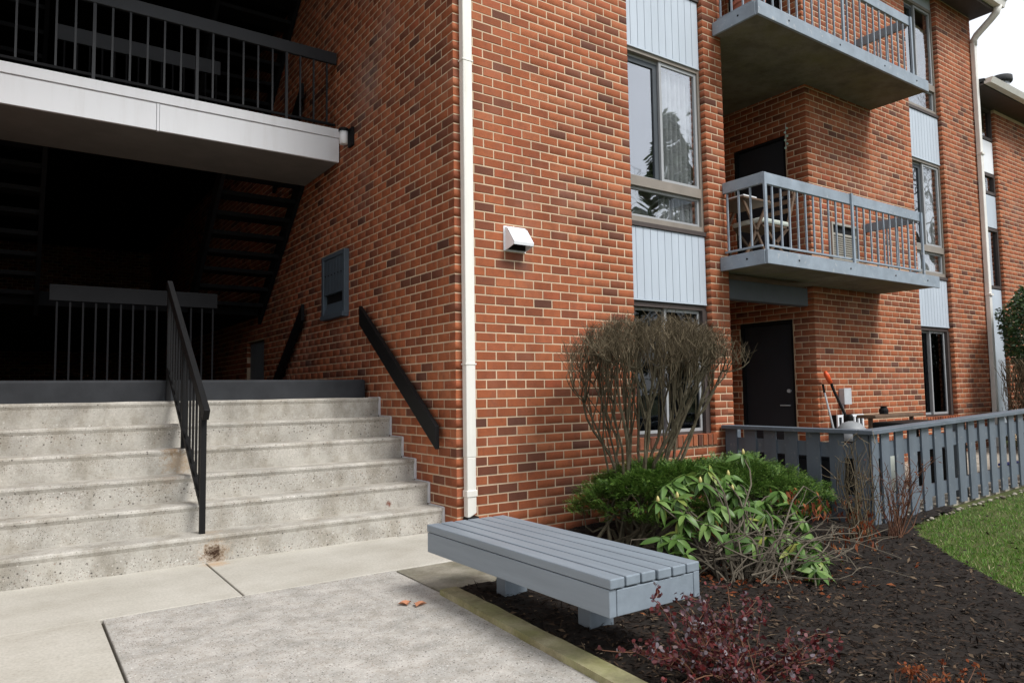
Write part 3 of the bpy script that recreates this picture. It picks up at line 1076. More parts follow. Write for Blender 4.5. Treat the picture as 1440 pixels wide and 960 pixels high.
# ------------------------------------------------------------------ stairwell interior
land_z = 7 * .1813
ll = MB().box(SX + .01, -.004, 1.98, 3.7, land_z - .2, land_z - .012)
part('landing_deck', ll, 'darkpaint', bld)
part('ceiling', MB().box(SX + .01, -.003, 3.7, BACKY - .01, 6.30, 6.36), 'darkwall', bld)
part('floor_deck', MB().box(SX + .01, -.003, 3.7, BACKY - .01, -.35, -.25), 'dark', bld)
def walkway(z0, full=True):
    x0, x1 = SX + .012, -.012
    wkd = part('upper_landing', MB().box(x0, x1, 2.56, 3.665, z0 + .012, z0 + .37), 'soffit', bld, label='upper landing across the stairwell')
    y = 2.525
    part('fascia_trim', MB().box(x0, x1 + .002, y - .018, y + .03, z0 + .275, z0 + .375), 'white', wkd, bevel=.003)
    part('fascia_panel', MB().box(x0, -1.875, y - .004, y + .03, z0 + .0, z0 + .271), 'white', wkd, bevel=.002)
    part('fascia_panel', MB().box(-1.845, x1, y - .004, y + .03, z0 + .0, z0 + .271), 'white', wkd, bevel=.002)
    part('fascia_strip', MB().box(-1.871, -1.849, y - .008, y + .03, z0 - .004, z0 + .271), 'white', wkd)
    # railing
    zt = z0 + .375
    part('railing', MB().box(x0, -.02, 2.575, 2.615, zt + .775, zt + .91), 'rail_dark', wkd, bevel=.005)
    part('bottom_rail', MB().box(x0, -.03, 2.583, 2.607, zt + .06, zt + .085), 'dark', wkd)
    me = MB().box(-.009, .009, -.009, .009, 0, .70).mesh('baluster', 'rail_dark')
    me2 = MB().box(-.014, .014, -.014, .014, 0, .78).mesh('post', 'rail_dark')
    for i in range(24):
        x = -.13 - i * .152
        if i % 6 == 3: place('post', me2, wkd, (x, 2.595, zt + .0))
        else: place('baluster', me, wkd, (x, 2.595, zt + .08))
    return wkd
walkway(3.72)
walkway(6.36)
def inner_rail(z, y, label, mat='dark'):
    r_ = part('railing', MB().box(-2.67, -1.02, y, y + .045, z - .17, z), mat, bld, bevel=.005, label=label)
    me = MB().box(-.009, .009, -.009, .009, 0, .86).mesh('baluster', 'dark')
    for i in range(14):
        place('baluster', me, r_, (-2.6 + i * .118, y + .022, z - 1.02))
    return r_
inner_rail(2.31, 3.72, 'lower inner guard rail in the dark stairwell')
inner_rail(5.10, 3.72, 'upper inner guard rail in the dark stairwell', 'rail_dark')
def flight(x0, x1, y0, z0, y1, z1, nst):
    f_ = MB()
    for x in (x0, x1 - .045):
        f_.hexa([(x, y0, z0 - .30), (x + .045, y0, z0 - .30), (x + .045, y1, z1 - .30), (x, y1, z1 - .30),
                 (x, y0, z0), (x + .045, y0, z0), (x + .045, y1, z1), (x, y1, z1)])
    s_ = part('stringer', f_, 'dark', bld)
    for i in range(nst):
        t = (i + .5) / nst
        y, z = y0 + (y1 - y0) * t, z0 + (z1 - z0) * t - .12
        part('tread', MB().box(x0 + .046, x1 - .046, y - .14, y + .14, z - .05, z), 'dark', s_)
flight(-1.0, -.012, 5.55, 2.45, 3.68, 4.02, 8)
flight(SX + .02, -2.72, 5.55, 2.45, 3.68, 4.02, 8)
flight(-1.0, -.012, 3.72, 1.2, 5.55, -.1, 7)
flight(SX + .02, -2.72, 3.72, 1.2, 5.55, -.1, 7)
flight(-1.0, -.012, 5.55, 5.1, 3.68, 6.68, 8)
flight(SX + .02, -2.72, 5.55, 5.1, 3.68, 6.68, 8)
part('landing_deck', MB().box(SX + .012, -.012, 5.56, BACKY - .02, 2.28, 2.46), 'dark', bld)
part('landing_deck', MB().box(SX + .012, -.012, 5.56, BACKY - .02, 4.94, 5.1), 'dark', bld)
d_ = part('door', MB().box(.05, .09, 5.46, 6.32, -.1, 1.91), 'grey_paint', bld, label='grey door deep in the stairwell')
part('door_knob', MB().lathe((.03, 5.56, .95), [(.02, 0), (.026, .02), (.02, .04)], 10), 'palegrey', d_)

# ------------------------------------------------------------------ concrete steps
stp = thing('concrete_steps', 'worn exposed aggregate concrete steps climbing to the dark landing', 'steps', (-1.85, .2, 0))
RS, TR = .1813, .2511
cm = MB()
for i in range(7):
    y0 = .2 + i * TR
    z1 = (i + 1) * RS
    z0 = i * RS - (.02 if i else .1)
    if i < 6:
        m_ = MB()
        # slightly overhanging rounded nosing
        x0, x1 = SX + .012, -.022 + .012 * 0
        prof = [(y0 + .012, z0), (y0 + .006, z1 - .045), (y0 - .004, z1 - .020), (y0 - .002, z1 - .007), (y0 + .008, z1 + .0), (y0 + .05, z1 + .002), (y0 + TR + .03, z1 - .002), (y0 + TR + .03, z0)]
        nseg = 46
        o_ = 0
        for k in range(nseg + 1):
            x = x0 + (x1 - x0) * k / nseg
            for q, (yy, zz) in enumerate(prof):
                dj = .0035 * noise.noise((x * 9, i * 3.1, q * .37)) if 1 < q < 6 else 0
                dz = .003 * noise.noise((x * 5, i * 2.1 + 9, q * .5)) if 2 < q < 6 else 0
                m_.v.append((x, yy + dj, zz + dz))
        npf = len(prof)
        for k in range(nseg):
            for q in range(npf):
                q2 = (q + 1) % npf
                m_.f.append((k * npf + q, k * npf + q2, (k + 1) * npf + q2, (k + 1) * npf + q))
        m_.f.append(tuple(range(npf)))
        m_.f.append(tuple(nseg * npf + q for q in range(npf))[::-1])
        m_.f = [f[::-1] for f in m_.f]
        part('step', m_, 'stone_step', stp, smooth=False)
        cm.box(-.020, -.0015, y0 - .006, y0 + .012, z0 + .03, z1 + .004)
        cm.box(-.020, -.0015, y0 + .0121, y0 + TR - .006, z1 - .004, z1 + .007)
    else:
        m_ = MB().box(SX + .012, -.045, y0, 2.0, z0, z1)
        part('step', m_, 'darkpaint', stp, bevel=.02, label='dark painted top step')
part('sealant', cm, 'caulk', stp)

# ------------------------------------------------------------------ centre stair railing
RX = -1.858
rl = thing('stair_railing', 'black steel railing standing in the middle of the concrete steps', 'railing', (RX, .3, RS))
def top_z(y): return 1.035 + .722 * (y - .228)
def bot_z(y): return .365 + .722 * (y - .303)
part('handrail', MB().beam((RX, .215, top_z(.215) - .03), (RX, 1.74, top_z(1.74) - .03), .042, .085), 'black', rl, bevel=.004)
part('bottom_rail', MB().beam((RX, .30, bot_z(.30)), (RX, 1.74, bot_z(1.74)), .032, .032), 'black', rl)
for y, zb in ((.303, RS), (1.0, 4 * RS), (1.70, 6 * RS)):
    part('post', MB().box(RX - .018, RX + .018, y - .018, y + .018, zb - .005, top_z(y) - .05), 'black', rl)
me = MB().box(-.0075, .0075, -.0075, .0075, 0, 1).mesh('baluster', 'black')
for i in range(1, 12):
    y = .303 + i * .1165
    if i == 6: continue
    place('baluster', me, rl, (RX, y, bot_z(y)), scale=(1, 1, top_z(y) - .06 - bot_z(y)))

# ------------------------------------------------------------------ handrails on the side wall
def wall_rail(a, b, label, h=.15):
    c = [(x + y) / 2 for x, y in zip(a, b)]
    t = thing('wall_handrail', label, 'handrail', (0, c[0], c[1] - .1), 'black handrails on the stairwell wall')
    v = []
    for X in (-.085, -.045):
        v.append([(X, a[0], a[1]), (X, a[0], a[1] - h), (X, b[0], b[1] - h), (X, b[0], b[1])])
    p = v[0] + v[1]
    b_ = MB().hexa(p)
    part('rail', b_, 'black', t, bevel=.003)
    br = MB()
    for k in (.2, .8):
        y, z = a[0] + (b[0] - a[0]) * k, a[1] + (b[1] - a[1]) * k - h / 2
        br.box(-.046, .004, y - .02, y + .02, z - .025, z + .025)
    part('bracket', br, 'black', t)
def fix_args(p): return p
wall_rail((1.79, 2.02), (.20, .85), 'black sloping handrail on the brick wall beside the concrete steps', .19)
wall_rail((3.56, 2.23), (4.75, 1.30), 'black handrail running down into the dark behind the landing', .2)
wall_rail((3.62, 5.03), (4.8, 4.1), 'black handrail on the brick wall behind the upper landing railing', .2)

# ------------------------------------------------------------------ mailbox on the side wall
mbx = thing('mailbox_panel', 'blue-grey metal mailbox panel set in the stairwell brick wall', 'mailbox', (0, 2.6, 2.0))
y0, y1, z0, z1 = 2.26, 2.95, 1.995, 2.70
fr = MB()
fr.box(-.055, .05, y0, y0 + .055, z0, z1)
fr.box(-.055, .05, y1 - .055, y1, z0, z1)
fr.box(-.054, .05, y0 + .055, y1 - .055, z1 - .05, z1)
fr.box(-.075, .05, y0 + .004, y1 - .004, z0 - .03, z0 + .02)
part('frame', fr, 'mail_paint', mbx, bevel=.004)
part('back_plate', MB().box(-.004, .02, y0 + .05, y1 - .05, z0 + .02, z1 - .05), 'dark', mbx)
for i in range(6):
    a = y0 + .058 + i * (y1 - y0 - .116) / 6
    b = a + (y1 - y0 - .116) / 6 - .006
    d = part('mailbox_door', MB().box(-.045, -.004, a, b, z0 + .255, z1 - .055), 'mail_paint', mbx)
    part('lock', MB().tube([(-.045, (a + b) / 2, z0 + .47), (-.052, (a + b) / 2, z0 + .47)], .009, 8), 'dark', d)
tr_ = MB().hexa([(-.05, y0 + .056, z0 + .02), (-.05, y1 - .056, z0 + .02), (-.003, y1 - .056, z0 + .02), (-.003, y0 + .056, z0 + .02),
                 (-.05, y0 + .056, z0 + .03), (-.05, y1 - .056, z0 + .03), (-.003, y1 - .056, z0 + .16), (-.003, y0 + .056, z0 + .16)])
part('tray', tr_, 'mail_paint', mbx)

# wall lamp
lp = thing('wall_lamp', 'small wall lamp with white cylinder shade beside the white landing fascia', 'wall lamp', (0, 2.2, 3.8))
part('back_plate', MB().box(-.03, .004, 2.11, 2.23, 3.80, 4.0), 'black', lp, bevel=.004)
part('lamp_cap', MB().lathe((-.09, 2.19, 3.955), [(.055, 0), (.055, .03), (.03, .045)], 18), 'black', lp)
part('arm', MB().box(-.09, -.03, 2.18, 2.2, 3.97, 3.985), 'black', lp)
part('shade', MB().lathe((-.09, 2.19, 3.815), [(.035, 0), (.044, .006), (.046, .14)], 18), 'lampglass', lp, smooth=True)

# dryer vent hood
vh = thing('vent_hood', 'white metal vent hood on the front brick wall', 'vent', (.62, 0, 2.35))
x0, x1, z0, z1 = .50, .71, 2.345, 2.545
hd = MB()
t_ = .004
P_ = lambda x, y, z: (x, y, z)
hd.quadgrid([(x0, 0, z1), (x1, 0, z1), (x1, -.045, z1 - .01), (x0, -.045, z1 - .01), (x1, -.145, z0 + .055), (x0, -.145, z0 + .055), (x1, -.14, z0 + .03), (x0, -.14, z0 + .03)],
            [(0, 3, 2, 1), (3, 5, 4, 2), (5, 7, 6, 4)])
hd.quadgrid([(x0, 0, z0), (x0, 0, z1), (x0, -.045, z1 - .01), (x0, -.145, z0 + .055), (x0, -.14, z0 + .03), (x0, -.03, z0)], [(0, 5, 4, 3, 2, 1)])
hd.quadgrid([(x1, 0, z0), (x1, 0, z1), (x1, -.045, z1 - .01), (x1, -.145, z0 + .055), (x1, -.14, z0 + .03), (x1, -.03, z0)], [(0, 1, 2, 3, 4, 5)])
hd.box(x0 - .012, x1 + .012, -.006, -.0005, z0 - .006, z1 + .012)
ho = part('hood', hd, 'white', vh)
sm = ho.modifiers.new('solid', 'SOLIDIFY'); sm.thickness = .003
part('flap', MB().box(x0 + .01, x1 - .01, -.03, -.02, z0 + .005, z1 - .03), 'black', vh)

# downspouts
ds = thing('downspout', 'cream white downspout down the brick corner beside the concrete steps', 'downspout', (.08, 0, 0), 'downspouts on the brick walls')
part('pipe', MB().box(.055, .145, -.075, -.008, .60, ZTOP - .1), 'cream', ds, bevel=.008)
part('pipe', MB().box(.058, .142, -.073, -.009, .33, .605), 'cream', ds, bevel=.008)
part('pipe', MB().box(.050, .150, -.079, -.006, .285, .34), 'cream', ds, bevel=.006)
foot = MB().hexa([(.058, -.073, .115), (.142, -.073, .155), (.142, -.009, .155), (.058, -.009, .115), (.058, -.073, .29), (.142, -.073, .29), (.142, -.009, .29), (.058, -.009, .29)])
part('pipe', foot, 'cream', ds, bevel=.006)
part('boot', MB().box(.05, .16, -.085, -.004, .02, .13), 'black', ds, bevel=.01)
for z in (1.35, 3.9):
    part('strap', MB().box(.048, .152, -.079, -.006, z, z + .012), 'cream', ds)
d2 = thing('downspout', 'cream downspout with gutter elbow at the far end of the brick wall', 'downspout', (10.5, .1, 0), 'downspouts on the brick walls')
dx = 10.345
part('pipe', MB().box(dx, dx + .095, .12, .192, .1, 6.95), 'gutter', d2, bevel=.01)
part('elbow', MB().tube([(dx + .048, .145, 6.90), (dx + .048, .145, 7.0), (dx + .055, .10, 7.07), (dx + .065, -.12, 7.25), (dx + .07, -.20, 7.33), (dx + .07, -.24, 7.45)], [.05, .055, .055, .055, .06, .065], 10), 'gutter', d2, smooth=True)
for z in (2.6, 5.0):
    part('strap', MB().box(dx - .008, dx + .103, .098, .186, z, z + .03), 'gutter', d2)

# ------------------------------------------------------------------ bench
bn = thing('bench', 'blue-grey painted slatted wooden bench beside the walkway', 'bench', (-.77, -2.18, 0))
bx0, bx1, by0, by1, bz = -1.035, -.505, -2.925, -1.42, .39
nb = 6
k = (bx1 - bx0) / nb
for i in range(nb):
    dz = rng.uniform(-.003, .002)
    part('slat', MB().box(bx0 + i * k + .006, bx0 + (i + 1) * k - .005, by0 + rng.uniform(-.006, .003), by1, bz - .040 + dz, bz + dz), 'bench_paint', bn, bevel=.005)
part('side_board', MB().box(bx0 + .008, bx0 + .045, by0 + .006, by1 - .004, bz - .150, bz - .042), 'bench_paint', bn, bevel=.003)
part('side_board', MB().box(bx1 - .042, bx1 - .006, by0 + .0, by1 - .004, bz - .150, bz - .0415), 'bench_paint', bn, bevel=.003)
part('end_board', MB().box(bx0 + .046, bx1 - .043, by0 + .002, by0 + .04, bz - .148, bz - .046), 'bench_paint', bn, bevel=.003)
part('end_board', MB().box(bx0 + .046, bx1 - .043, by1 - .045, by1 - .006, bz - .148, bz - .046), 'bench_paint', bn, bevel=.003)
for y in (-2.37, -1.66):
    part('leg', MB().box(-.695, -.545, y - .045, y + .045, -.12, bz - .05), 'bench_paint', bn, bevel=.004)

# ------------------------------------------------------------------ picket fence
fn = thing('picket_fence', 'blue-grey board fence with flat cap around the patio', 'fence', (3.3, -1.6, -.1))
FX, FY = 3.30, -1.615
def fz(x): return .028 * (x - FX)
# side run (towards the wall)
part('cap_rail', MB().box(FX - .055, FX + .085, FY + .10, -.02, .700, .738), 'fence_paint', fn, bevel=.004)
for z0, z1 in ((.475, .61), (.02, .14)):
    part('cross_rail', MB().box(FX + .022, FX + .055, FY + .05, -.01, z0, z1), 'fence_paint', fn)
me = MB().box(-.009, .009, -.07, .07, 0, .80).mesh('picket', 'fence_paint')
for i in range(7):
    y = -.10 - i * .236
    place('picket', me, fn, (FX + .012, y, -.102))
# front run, rising with the ground
L_ = 6.6
def sl_box(x0, x1, y0, y1, za, zb):
    return MB().hexa([(x0, y0, za + fz(x0)), (x1, y0, za + fz(x1)), (x1, y1, za + fz(x1)), (x0, y1, za + fz(x0)),
                      (x0, y0, zb + fz(x0)), (x1, y0, zb + fz(x1)), (x1, y1, zb + fz(x1)), (x0, y1, zb + fz(x0))])
part('cap_rail', sl_box(FX - .055, FX + L_ / 2, FY - .045, FY + .099, .700, .738), 'fence_paint', fn, bevel=.004)
part('cap_rail', sl_box(FX + L_ / 2 + .003, FX + L_, FY - .045, FY + .099, .700, .738), 'fence_paint', fn, bevel=.004)
for z0, z1 in ((.475, .61), (.02, .14)):
    part('cross_rail', sl_box(FX + .03, FX + L_, FY + .021, FY + .055, z0, z1), 'fence_paint', fn)
me2 = MB().box(-.07, .07, -.009, .009, 0, .80).mesh('picket', 'fence_paint')
part('corner_board', MB().box(FX - .0, FX + .10, FY - .004, FY + .018, -.105, .699), 'fence_paint', fn)
i = 0
x = FX + .245
while x < FX + L_:
    place('picket', me2, fn, (x, FY + .010, -.1015 + fz(x)), (0, R(rng.normal() * .35), 0))
    x += .245
for x in (FX + 1.9, FX + 3.9, FX + 5.9):
    part('post', MB().box(x - .045, x + .045, FY + .056, FY + .145, -.15, .698 + fz(x)), 'fence_paint', fn)
part('post', MB().box(FX + .056, FX + .145, FY + .056, FY + .145, -.15, .698), 'fence_paint', fn)
part('post', MB().box(FX + .056, FX + .145, -.115, -.03, -.15, .698), 'fence_paint', fn)

# patio behind the fence
pt = solo('patio', sl_box(3.36, 10.38, FY + .03, .19, -.4, -.085), 'patio', 'concrete patio behind the picket fence', 'patio', kind='structure')

# ------------------------------------------------------------------ things on patio and balcony
ub = thing('utility_box', 'pale grey electrical box on the brick wall above the patio', 'utility box', (5.95, BAYY, .9))
part('box', MB().box(5.87, 6.03, BAYY - .07, BAYY - .001, .90, 1.10), 'palegrey', ub, bevel=.006)
part('lid', MB().box(5.865, 6.035, BAYY - .082, BAYY - .071, .895, 1.105), 'palegrey', ub, bevel=.003)
part('conduit', MB().tube([(5.9, BAYY - .03, .90), (5.9, BAYY - .03, -.05)], .014, 8), 'palegrey', ub)
tm = thing('string_trimmer', 'string trimmer with orange handle leaning on the wall', 'string trimmer', (5.75, -.1, -.05))
part('shaft', MB().tube([(5.50, .08, 1.19), (5.53, .06, 1.08), (5.66, -.10, .55), (5.80, -.25, 0)], [.018, .017, .017, .017], 8), 'black', tm)
part('handle', MB().tube([(5.435, .11, 1.32), (5.455, .10, 1.27), (5.50, .08, 1.17)], [.02, .032, .028], 10), 'orange', tm, smooth=True)
part('guard', MB().lathe((5.80, -.26, -.04), [(.13, 0), (.13, .03), (.05, .07)], 14), 'orange', tm)
part('motor', MB().box(5.60, 5.68, -.10, .0, .55, .78), 'black', tm, bevel=.02)
pl = thing('broom', 'thin pale broom handle leaning on the brick corner', 'broom', (5.5, 0, -.05))
part('handle', MB().tube([(5.47, .15, 1.06), (5.50, -.02, .2)], .012, 8), 'palegrey', pl)
part('grip', MB().tube([(5.465, .165, 1.16), (5.47, .15, 1.05)], .015, 8), 'black', pl)
part('head', MB().box(5.40, 5.62, -.06, .0, -.05, .2), 'black', pl, bevel=.01)
# lidded round grill
gk = thing('kettle_grill', 'round pale grey grill lid behind the fence corner', 'grill', (5.05, -.42, -.05))
part('lid', MB().lathe((5.06, -.42, .50), [(.185, 0), (.19, .04), (.165, .13), (.10, .20), (.03, .225)], 20), 'midgrey', gk, smooth=True)
part('bowl', MB().lathe((5.06, -.42, .28), [(.05, 0), (.14, .06), (.185, .21)], 20), 'black', gk, smooth=True)
for a in (0, 2.1, 4.2):
    part('leg', MB().tube([(5.06 + .1 * math.cos(a), -.42 + .1 * math.sin(a), .34), (5.06 + .2 * math.cos(a), -.42 + .2 * math.sin(a), -.05)], .012, 6), 'black', gk)
# white crate
cr_ = thing('white_crate', 'white slotted plastic crate on a stand by the wall', 'crate', (6.0, .02, .4))
fr = MB()
cx0, cx1, cy, cz0, cz1 = 5.66, 6.27, .10, .45, .765
fr.box(cx0, cx1, cy, cy + .02, cz1 - .03, cz1)
fr.box(cx0, cx1, cy, cy + .02, cz0, cz0 + .03)
for i in range(7):
    x = cx0 + (cx1 - cx0 - .03) * i / 6
    fr.box(x, x + .03, cy + .001, cy + .019, cz0 + .031, cz1 - .031)
part('front', fr, 'white', cr_)
part('body', MB().box(cx0 + .005, cx1 - .005, cy + .03, cy + .09, cz0, cz1 - .002), 'dark', cr_)
part('stand', MB().box(cx0, cx1, cy + .0, cy + .095, -.055, cz0 - .002), 'dark', cr_)
# patio table with timber top
tbk = thing('patio_table', 'weathered wooden patio table with a dark knob behind the fence', 'table', (6.2, -.3, -.05))
part('top', MB().box(5.60, 6.78, -.42, -.18, .735, .775), 'wood', tbk, bevel=.006)
part('cover', MB().box(5.45, 6.4, -.95, -.45, .62, .70), 'black', tbk, bevel=.02)
for x in (5.7, 6.7):
    part('leg', MB().box(x - .02, x + .02, -.32, -.28, -.055, .733), 'wood', tbk)
part('leg', MB().box(5.9, 5.95, -.75, -.70, -.055, .62), 'black', tbk)
part('knob', MB().lathe((6.02, -.3, .775), [(.05, 0), (.055, .05), (.035, .085), (.05, .10)], 12), 'dark', tbk)
# items visible between pickets
def small_box(name, label, cat, x0, x1, y0, y1, z1, mat, lidmat=None):
    t = thing(name, label, cat, ((x0 + x1) / 2, (y0 + y1) / 2, -.055))
    part('body', MB().box(x0, x1, y0, y1, -.054, z1), mat, t, bevel=.015)
    part('lid', MB().box(x0 - .008, x1 + .008, y0 - .008, y1 + .008, z1 + .001, z1 + .03), lidmat or mat, t, bevel=.006)
    return t
small_box('storage_bin', 'black storage bin half hidden behind the fence pickets', 'storage bin', 5.6, 6.1, -1.2, -.8, .40, 'black')
small_box('cooler', 'white cooler on the patio seen low between the pickets', 'cooler', 7.3, 7.8, -1.35, -1.05, .10, 'white', 'blue')
small_box('storage_bench', 'dark storage bench low behind the side of the fence', 'storage bench', 3.50, 3.85, -1.42, -.25, .43, 'door')  # added behind the side run so its gaps read dark
small_box('wooden_chest', 'pale wooden chest behind the fence corner', 'chest', 3.9, 4.75, -1.15, -.75, .42, 'cushion', 'cushion')
# through-wall air conditioner grille
ac = thing('air_conditioner', 'beige air conditioner grille in the brick wall on the lower balcony', 'air conditioner', (6.12, BAYY, 2.79))
ax0, ax1, az0, az1 = 5.81, 6.43, 2.79, 3.29
part('frame', frame_mesh(ax0, ax1, BAYY - .05, BAYY - .001, az0, az1, .03), 'beige', ac)
part('grille', MB().box(ax0 + .03, ax1 - .03, BAYY - .03, BAYY - .002, az0 + .03, az1 - .17), 'beige', ac)
part('divider', MB().box(ax0 + .03, ax1 - .03, BAYY - .045, BAYY - .003, az1 - .17, az1 - .14), 'beige', ac)
part('vent_slot', MB().box(ax0 + .03, ax1 - .03, BAYY - .012, BAYY - .002, az1 - .139, az1 - .031), 'black', ac)
for i in range(9):
    z = az0 + .055 + i * .03
    part('louvre', MB().box(ax0 + .031, ax1 - .031, BAYY - .042, BAYY - .0305, z, z + .012), 'beige', ac)
# folding chair with cushion
fc = thing('folding_chair', 'wooden folding chair with pale cushion on the lower balcony', 'chair', (4.2, .05, 2.548))
zt = 2.548
part('cushion', MB().box(3.90, 4.42, -.15, .25, zt + .44, zt + .50), 'cushion', fc, bevel=.02)
for y in (-.13, .23):
    part('leg', MB().beam((3.93, y, zt + .43), (4.45, y, zt + .002), .02, .035), 'wood', fc)
    part('leg', MB().beam((4.42, y, zt + .43), (3.92, y, zt + .002), .02, .035), 'wood', fc)
    part('back_post', MB().beam((4.40, y, zt + .42), (4.60, y, zt + .92), .02, .035), 'wood', fc)
part('seat', MB().box(3.91, 4.42, -.14, .24, zt + .415, zt + .439), 'wood', fc)
for z in (.62, .74, .86):
    part('back_slat', MB().box(4.44 + (z - .6) * .4, 4.46 + (z - .6) * .4, -.12, .22, zt + z, zt + z + .05), 'wood', fc)
# small folding table
ft = thing('folding_table', 'small wooden folding table behind the left balcony rail', 'table', (3.82, .1, zt))
part('top', MB().box(3.56, 4.10, -.18, .35, zt + .66, zt + .685), 'wood', ft, bevel=.005)
for y in (-.14, .31):
    part('leg', MB().beam((3.60, y, zt + .65), (4.02, y, zt + .002), .02, .03), 'wood', ft)
    part('leg', MB().beam((4.02, y, zt + .65), (3.60, y, zt + .002), .02, .03), 'wood', ft)
part('cloth', MB().box(3.57, 3.80, -.17, .3, zt + .686, zt + .70), 'white', ft)
# white saucers on the balcony floor
for (x, y, lab) in ((6.0, -.40, 'white shallow dish on the balcony floor by the railing, left one'), (6.25, -.36, 'white shallow dish on the balcony floor by the railing, right one')):
    solo('dish', MB().lathe((x, y, zt + .0), [(.06, 0), (.11, .02), (.12, .035), (.11, .03)], 16), 'white', lab, 'dish', 'dishes on the balcony floor')
# wind chime
wc = thing('wind_chime', 'string of pale green beads hanging beside the balcony door', 'wind chime', (BAYX - .04, .47, 4.28))
part('cord', MB().tube([(BAYX - .002, .47, 4.62), (BAYX - .05, .47, 4.62), (BAYX - .05, .47, 4.28)], .003, 5), 'palegrey', wc)
for i in range(6):
    part('bead', MB().lathe((BAYX - .05 + .01 * (i % 2), .47 + .012 * (-1) ** i, 4.27 + i * .052), [(.006, 0), (.018, .014), (.006, .03)], 8), 'jade', wc)
# flowerpot on top balcony
solo('flowerpot', MB().lathe((3.72, -.22, 5.195), [(.11, 0), (.17, .20), (.185, .20), (.185, .25), (.16, .25)], 22), 'terracotta', 'terracotta flowerpot at the left corner of the top balcony', 'flowerpot', smooth=False)

# fallen leaves on the slab
def fallen(x, y, rot, label):
    b = MB()
    n = 9
    pts = []
    for k in range(n):
        a = 2 * math.pi * k / n
        r = .034 * (1 + .35 * math.cos(3 * a))
        pts.append((x + r * math.cos(a + rot), y + r * math.sin(a + rot) * .75, .008 + .014 * abs(math.sin(a * 1.5))))
    b.v = pts + [(x, y, .004)]
    b.f = [(k, (k + 1) % n, n) for k in range(n)]
    solo('fallen_leaf', b, 'leafpale', label, 'leaf', 'fallen leaves on the walkway')
M['leafpale'] = flat('dry_tan_leaf', (.45, .20, .11), .8)
fallen(-1.205, -1.505, .4, 'curled tan leaf on the aggregate slab, the one farther from the bench')
fallen(-1.155, -1.565, 1.9, 'curled tan leaf on the aggregate slab, the one nearer the bench')

# ------------------------------------------------------------------ plants
def wiggle(a, b, n, amp, sag=0):
    a, b = Vector(a), Vector(b)
    out = []
    s1 = Vector(rng.normal(size=3)) * amp
    s2 = Vector(rng.normal(size=3)) * amp * .6
    for i in range(n + 1):
        t = i / n
        p = a.lerp(b, t) + s1 * math.sin(math.pi * t) + s2 * math.sin(2 * math.pi * t) + Vector((0, 0, sag * math.sin(math.pi * t)))
        out.append(p)
    return out

# 1. bare vase-shaped shrub against the wall
BS = Vector((1.27, -.75, -.08))
CC = Vector((1.53, -.75, 0))
def inside(p):
    d = Vector(((p.x - CC.x) / .98, (p.y - CC.y) / .64, 0))
    if d.length > 1.08:
        d *= 1.08 / d.length * rng.uniform(.9, 1.0)
        p.x, p.y = CC.x + d.x * .98, CC.y + d.y * .64
    return p
def crown_top(x, y):
    rx, ry = (x - CC.x) / .98, (y - CC.y) / .64
    rr = rx * rx + ry * ry
    return 1.745 - .30 * min(rr, 1.6) ** 1.3 + .09 * noise.noise((x * 4.5, y * 4.5, 2))
shrub = thing('bare_shrub', 'leafless vase-shaped shrub with a dense clipped twiggy top by the window', 'shrub', BS)
bm, tw = MB(), MB()
nst = 21
for s in range(nst):
    ang = 2 * math.pi * s / nst + rng.uniform(-.2, .2)
    rr = math.sqrt(rng.uniform(.10, 1.0)) if s % 3 else .9
    tx_, ty_ = CC.x + .80 * rr * math.cos(ang), CC.y + .50 * rr * math.sin(ang)
    top = crown_top(tx_, ty_)
    end = Vector((tx_, ty_, top - rng.uniform(.30, .62)))
    base = BS + Vector((.17 * math.cos(ang) * rng.random(), .12 * math.sin(ang) * rng.random(), 0))
    mid = base.lerp(end, .45) + Vector((-.02 * math.cos(ang), -.02 * math.sin(ang), .05)) + Vector(rng.normal(size=3)) * .025
    path = wiggle(base, mid, 4, .018)[:-1] + wiggle(mid, end, 5, .022)
    r0 = rng.uniform(.012, .024)
    bm.tube(path, [r0 * (1 - .55 * i / (len(path) - 1)) for i in range(len(path))], 5)
    for q in range(rng.integers(6, 9)):
        st_ = path[rng.integers(5, len(path))] if q > 1 else path[-1]
        a2 = Vector((rng.normal() * .15, rng.normal() * .12, 0))
        e2 = Vector((st_.x + a2.x + .06 * math.cos(ang), st_.y + a2.y + .04 * math.sin(ang), 0))
        inside(e2)
        e2.z = max(st_.z + .08, crown_top(e2.x, e2.y) - rng.uniform(.14, .30))
        p2 = wiggle(st_, e2, 4, .02)
        bm.tube(p2, [.0068, .006, .005, .0042, .0034], 4, cap=False)
        for t in range(rng.integers(5, 8)):
            s3 = p2[rng.integers(2, 5)]
            e3 = Vector((s3.x + rng.normal() * .065, s3.y + rng.normal() * .06, 0))
            inside(e3)
            e3.z = max(s3.z + .05, crown_top(e3.x, e3.y) - rng.uniform(.03, .16))
            p3 = wiggle(s3, e3, 2, .012)
            tw.tube(p3, [.0032, .0026, .0020], 3, cap=False)
            for u_ in range(rng.integers(3, 7)):
                s4 = p3[rng.integers(1, 3)]
                e4 = Vector((s4.x + rng.normal() * .055, s4.y + rng.normal() * .05, 0))
                e4.z = min(max(s4.z + rng.uniform(.03, .10), crown_top(e4.x, e4.y) - rng.uniform(-.03, .14)), s4.z + .13)
                tw.tube([s4, e4], [.0018, .0011], 3, cap=False)
part('branches', bm, 'bark', shrub)
part('twigs', tw, 'twig', shrub, kind='stuff')

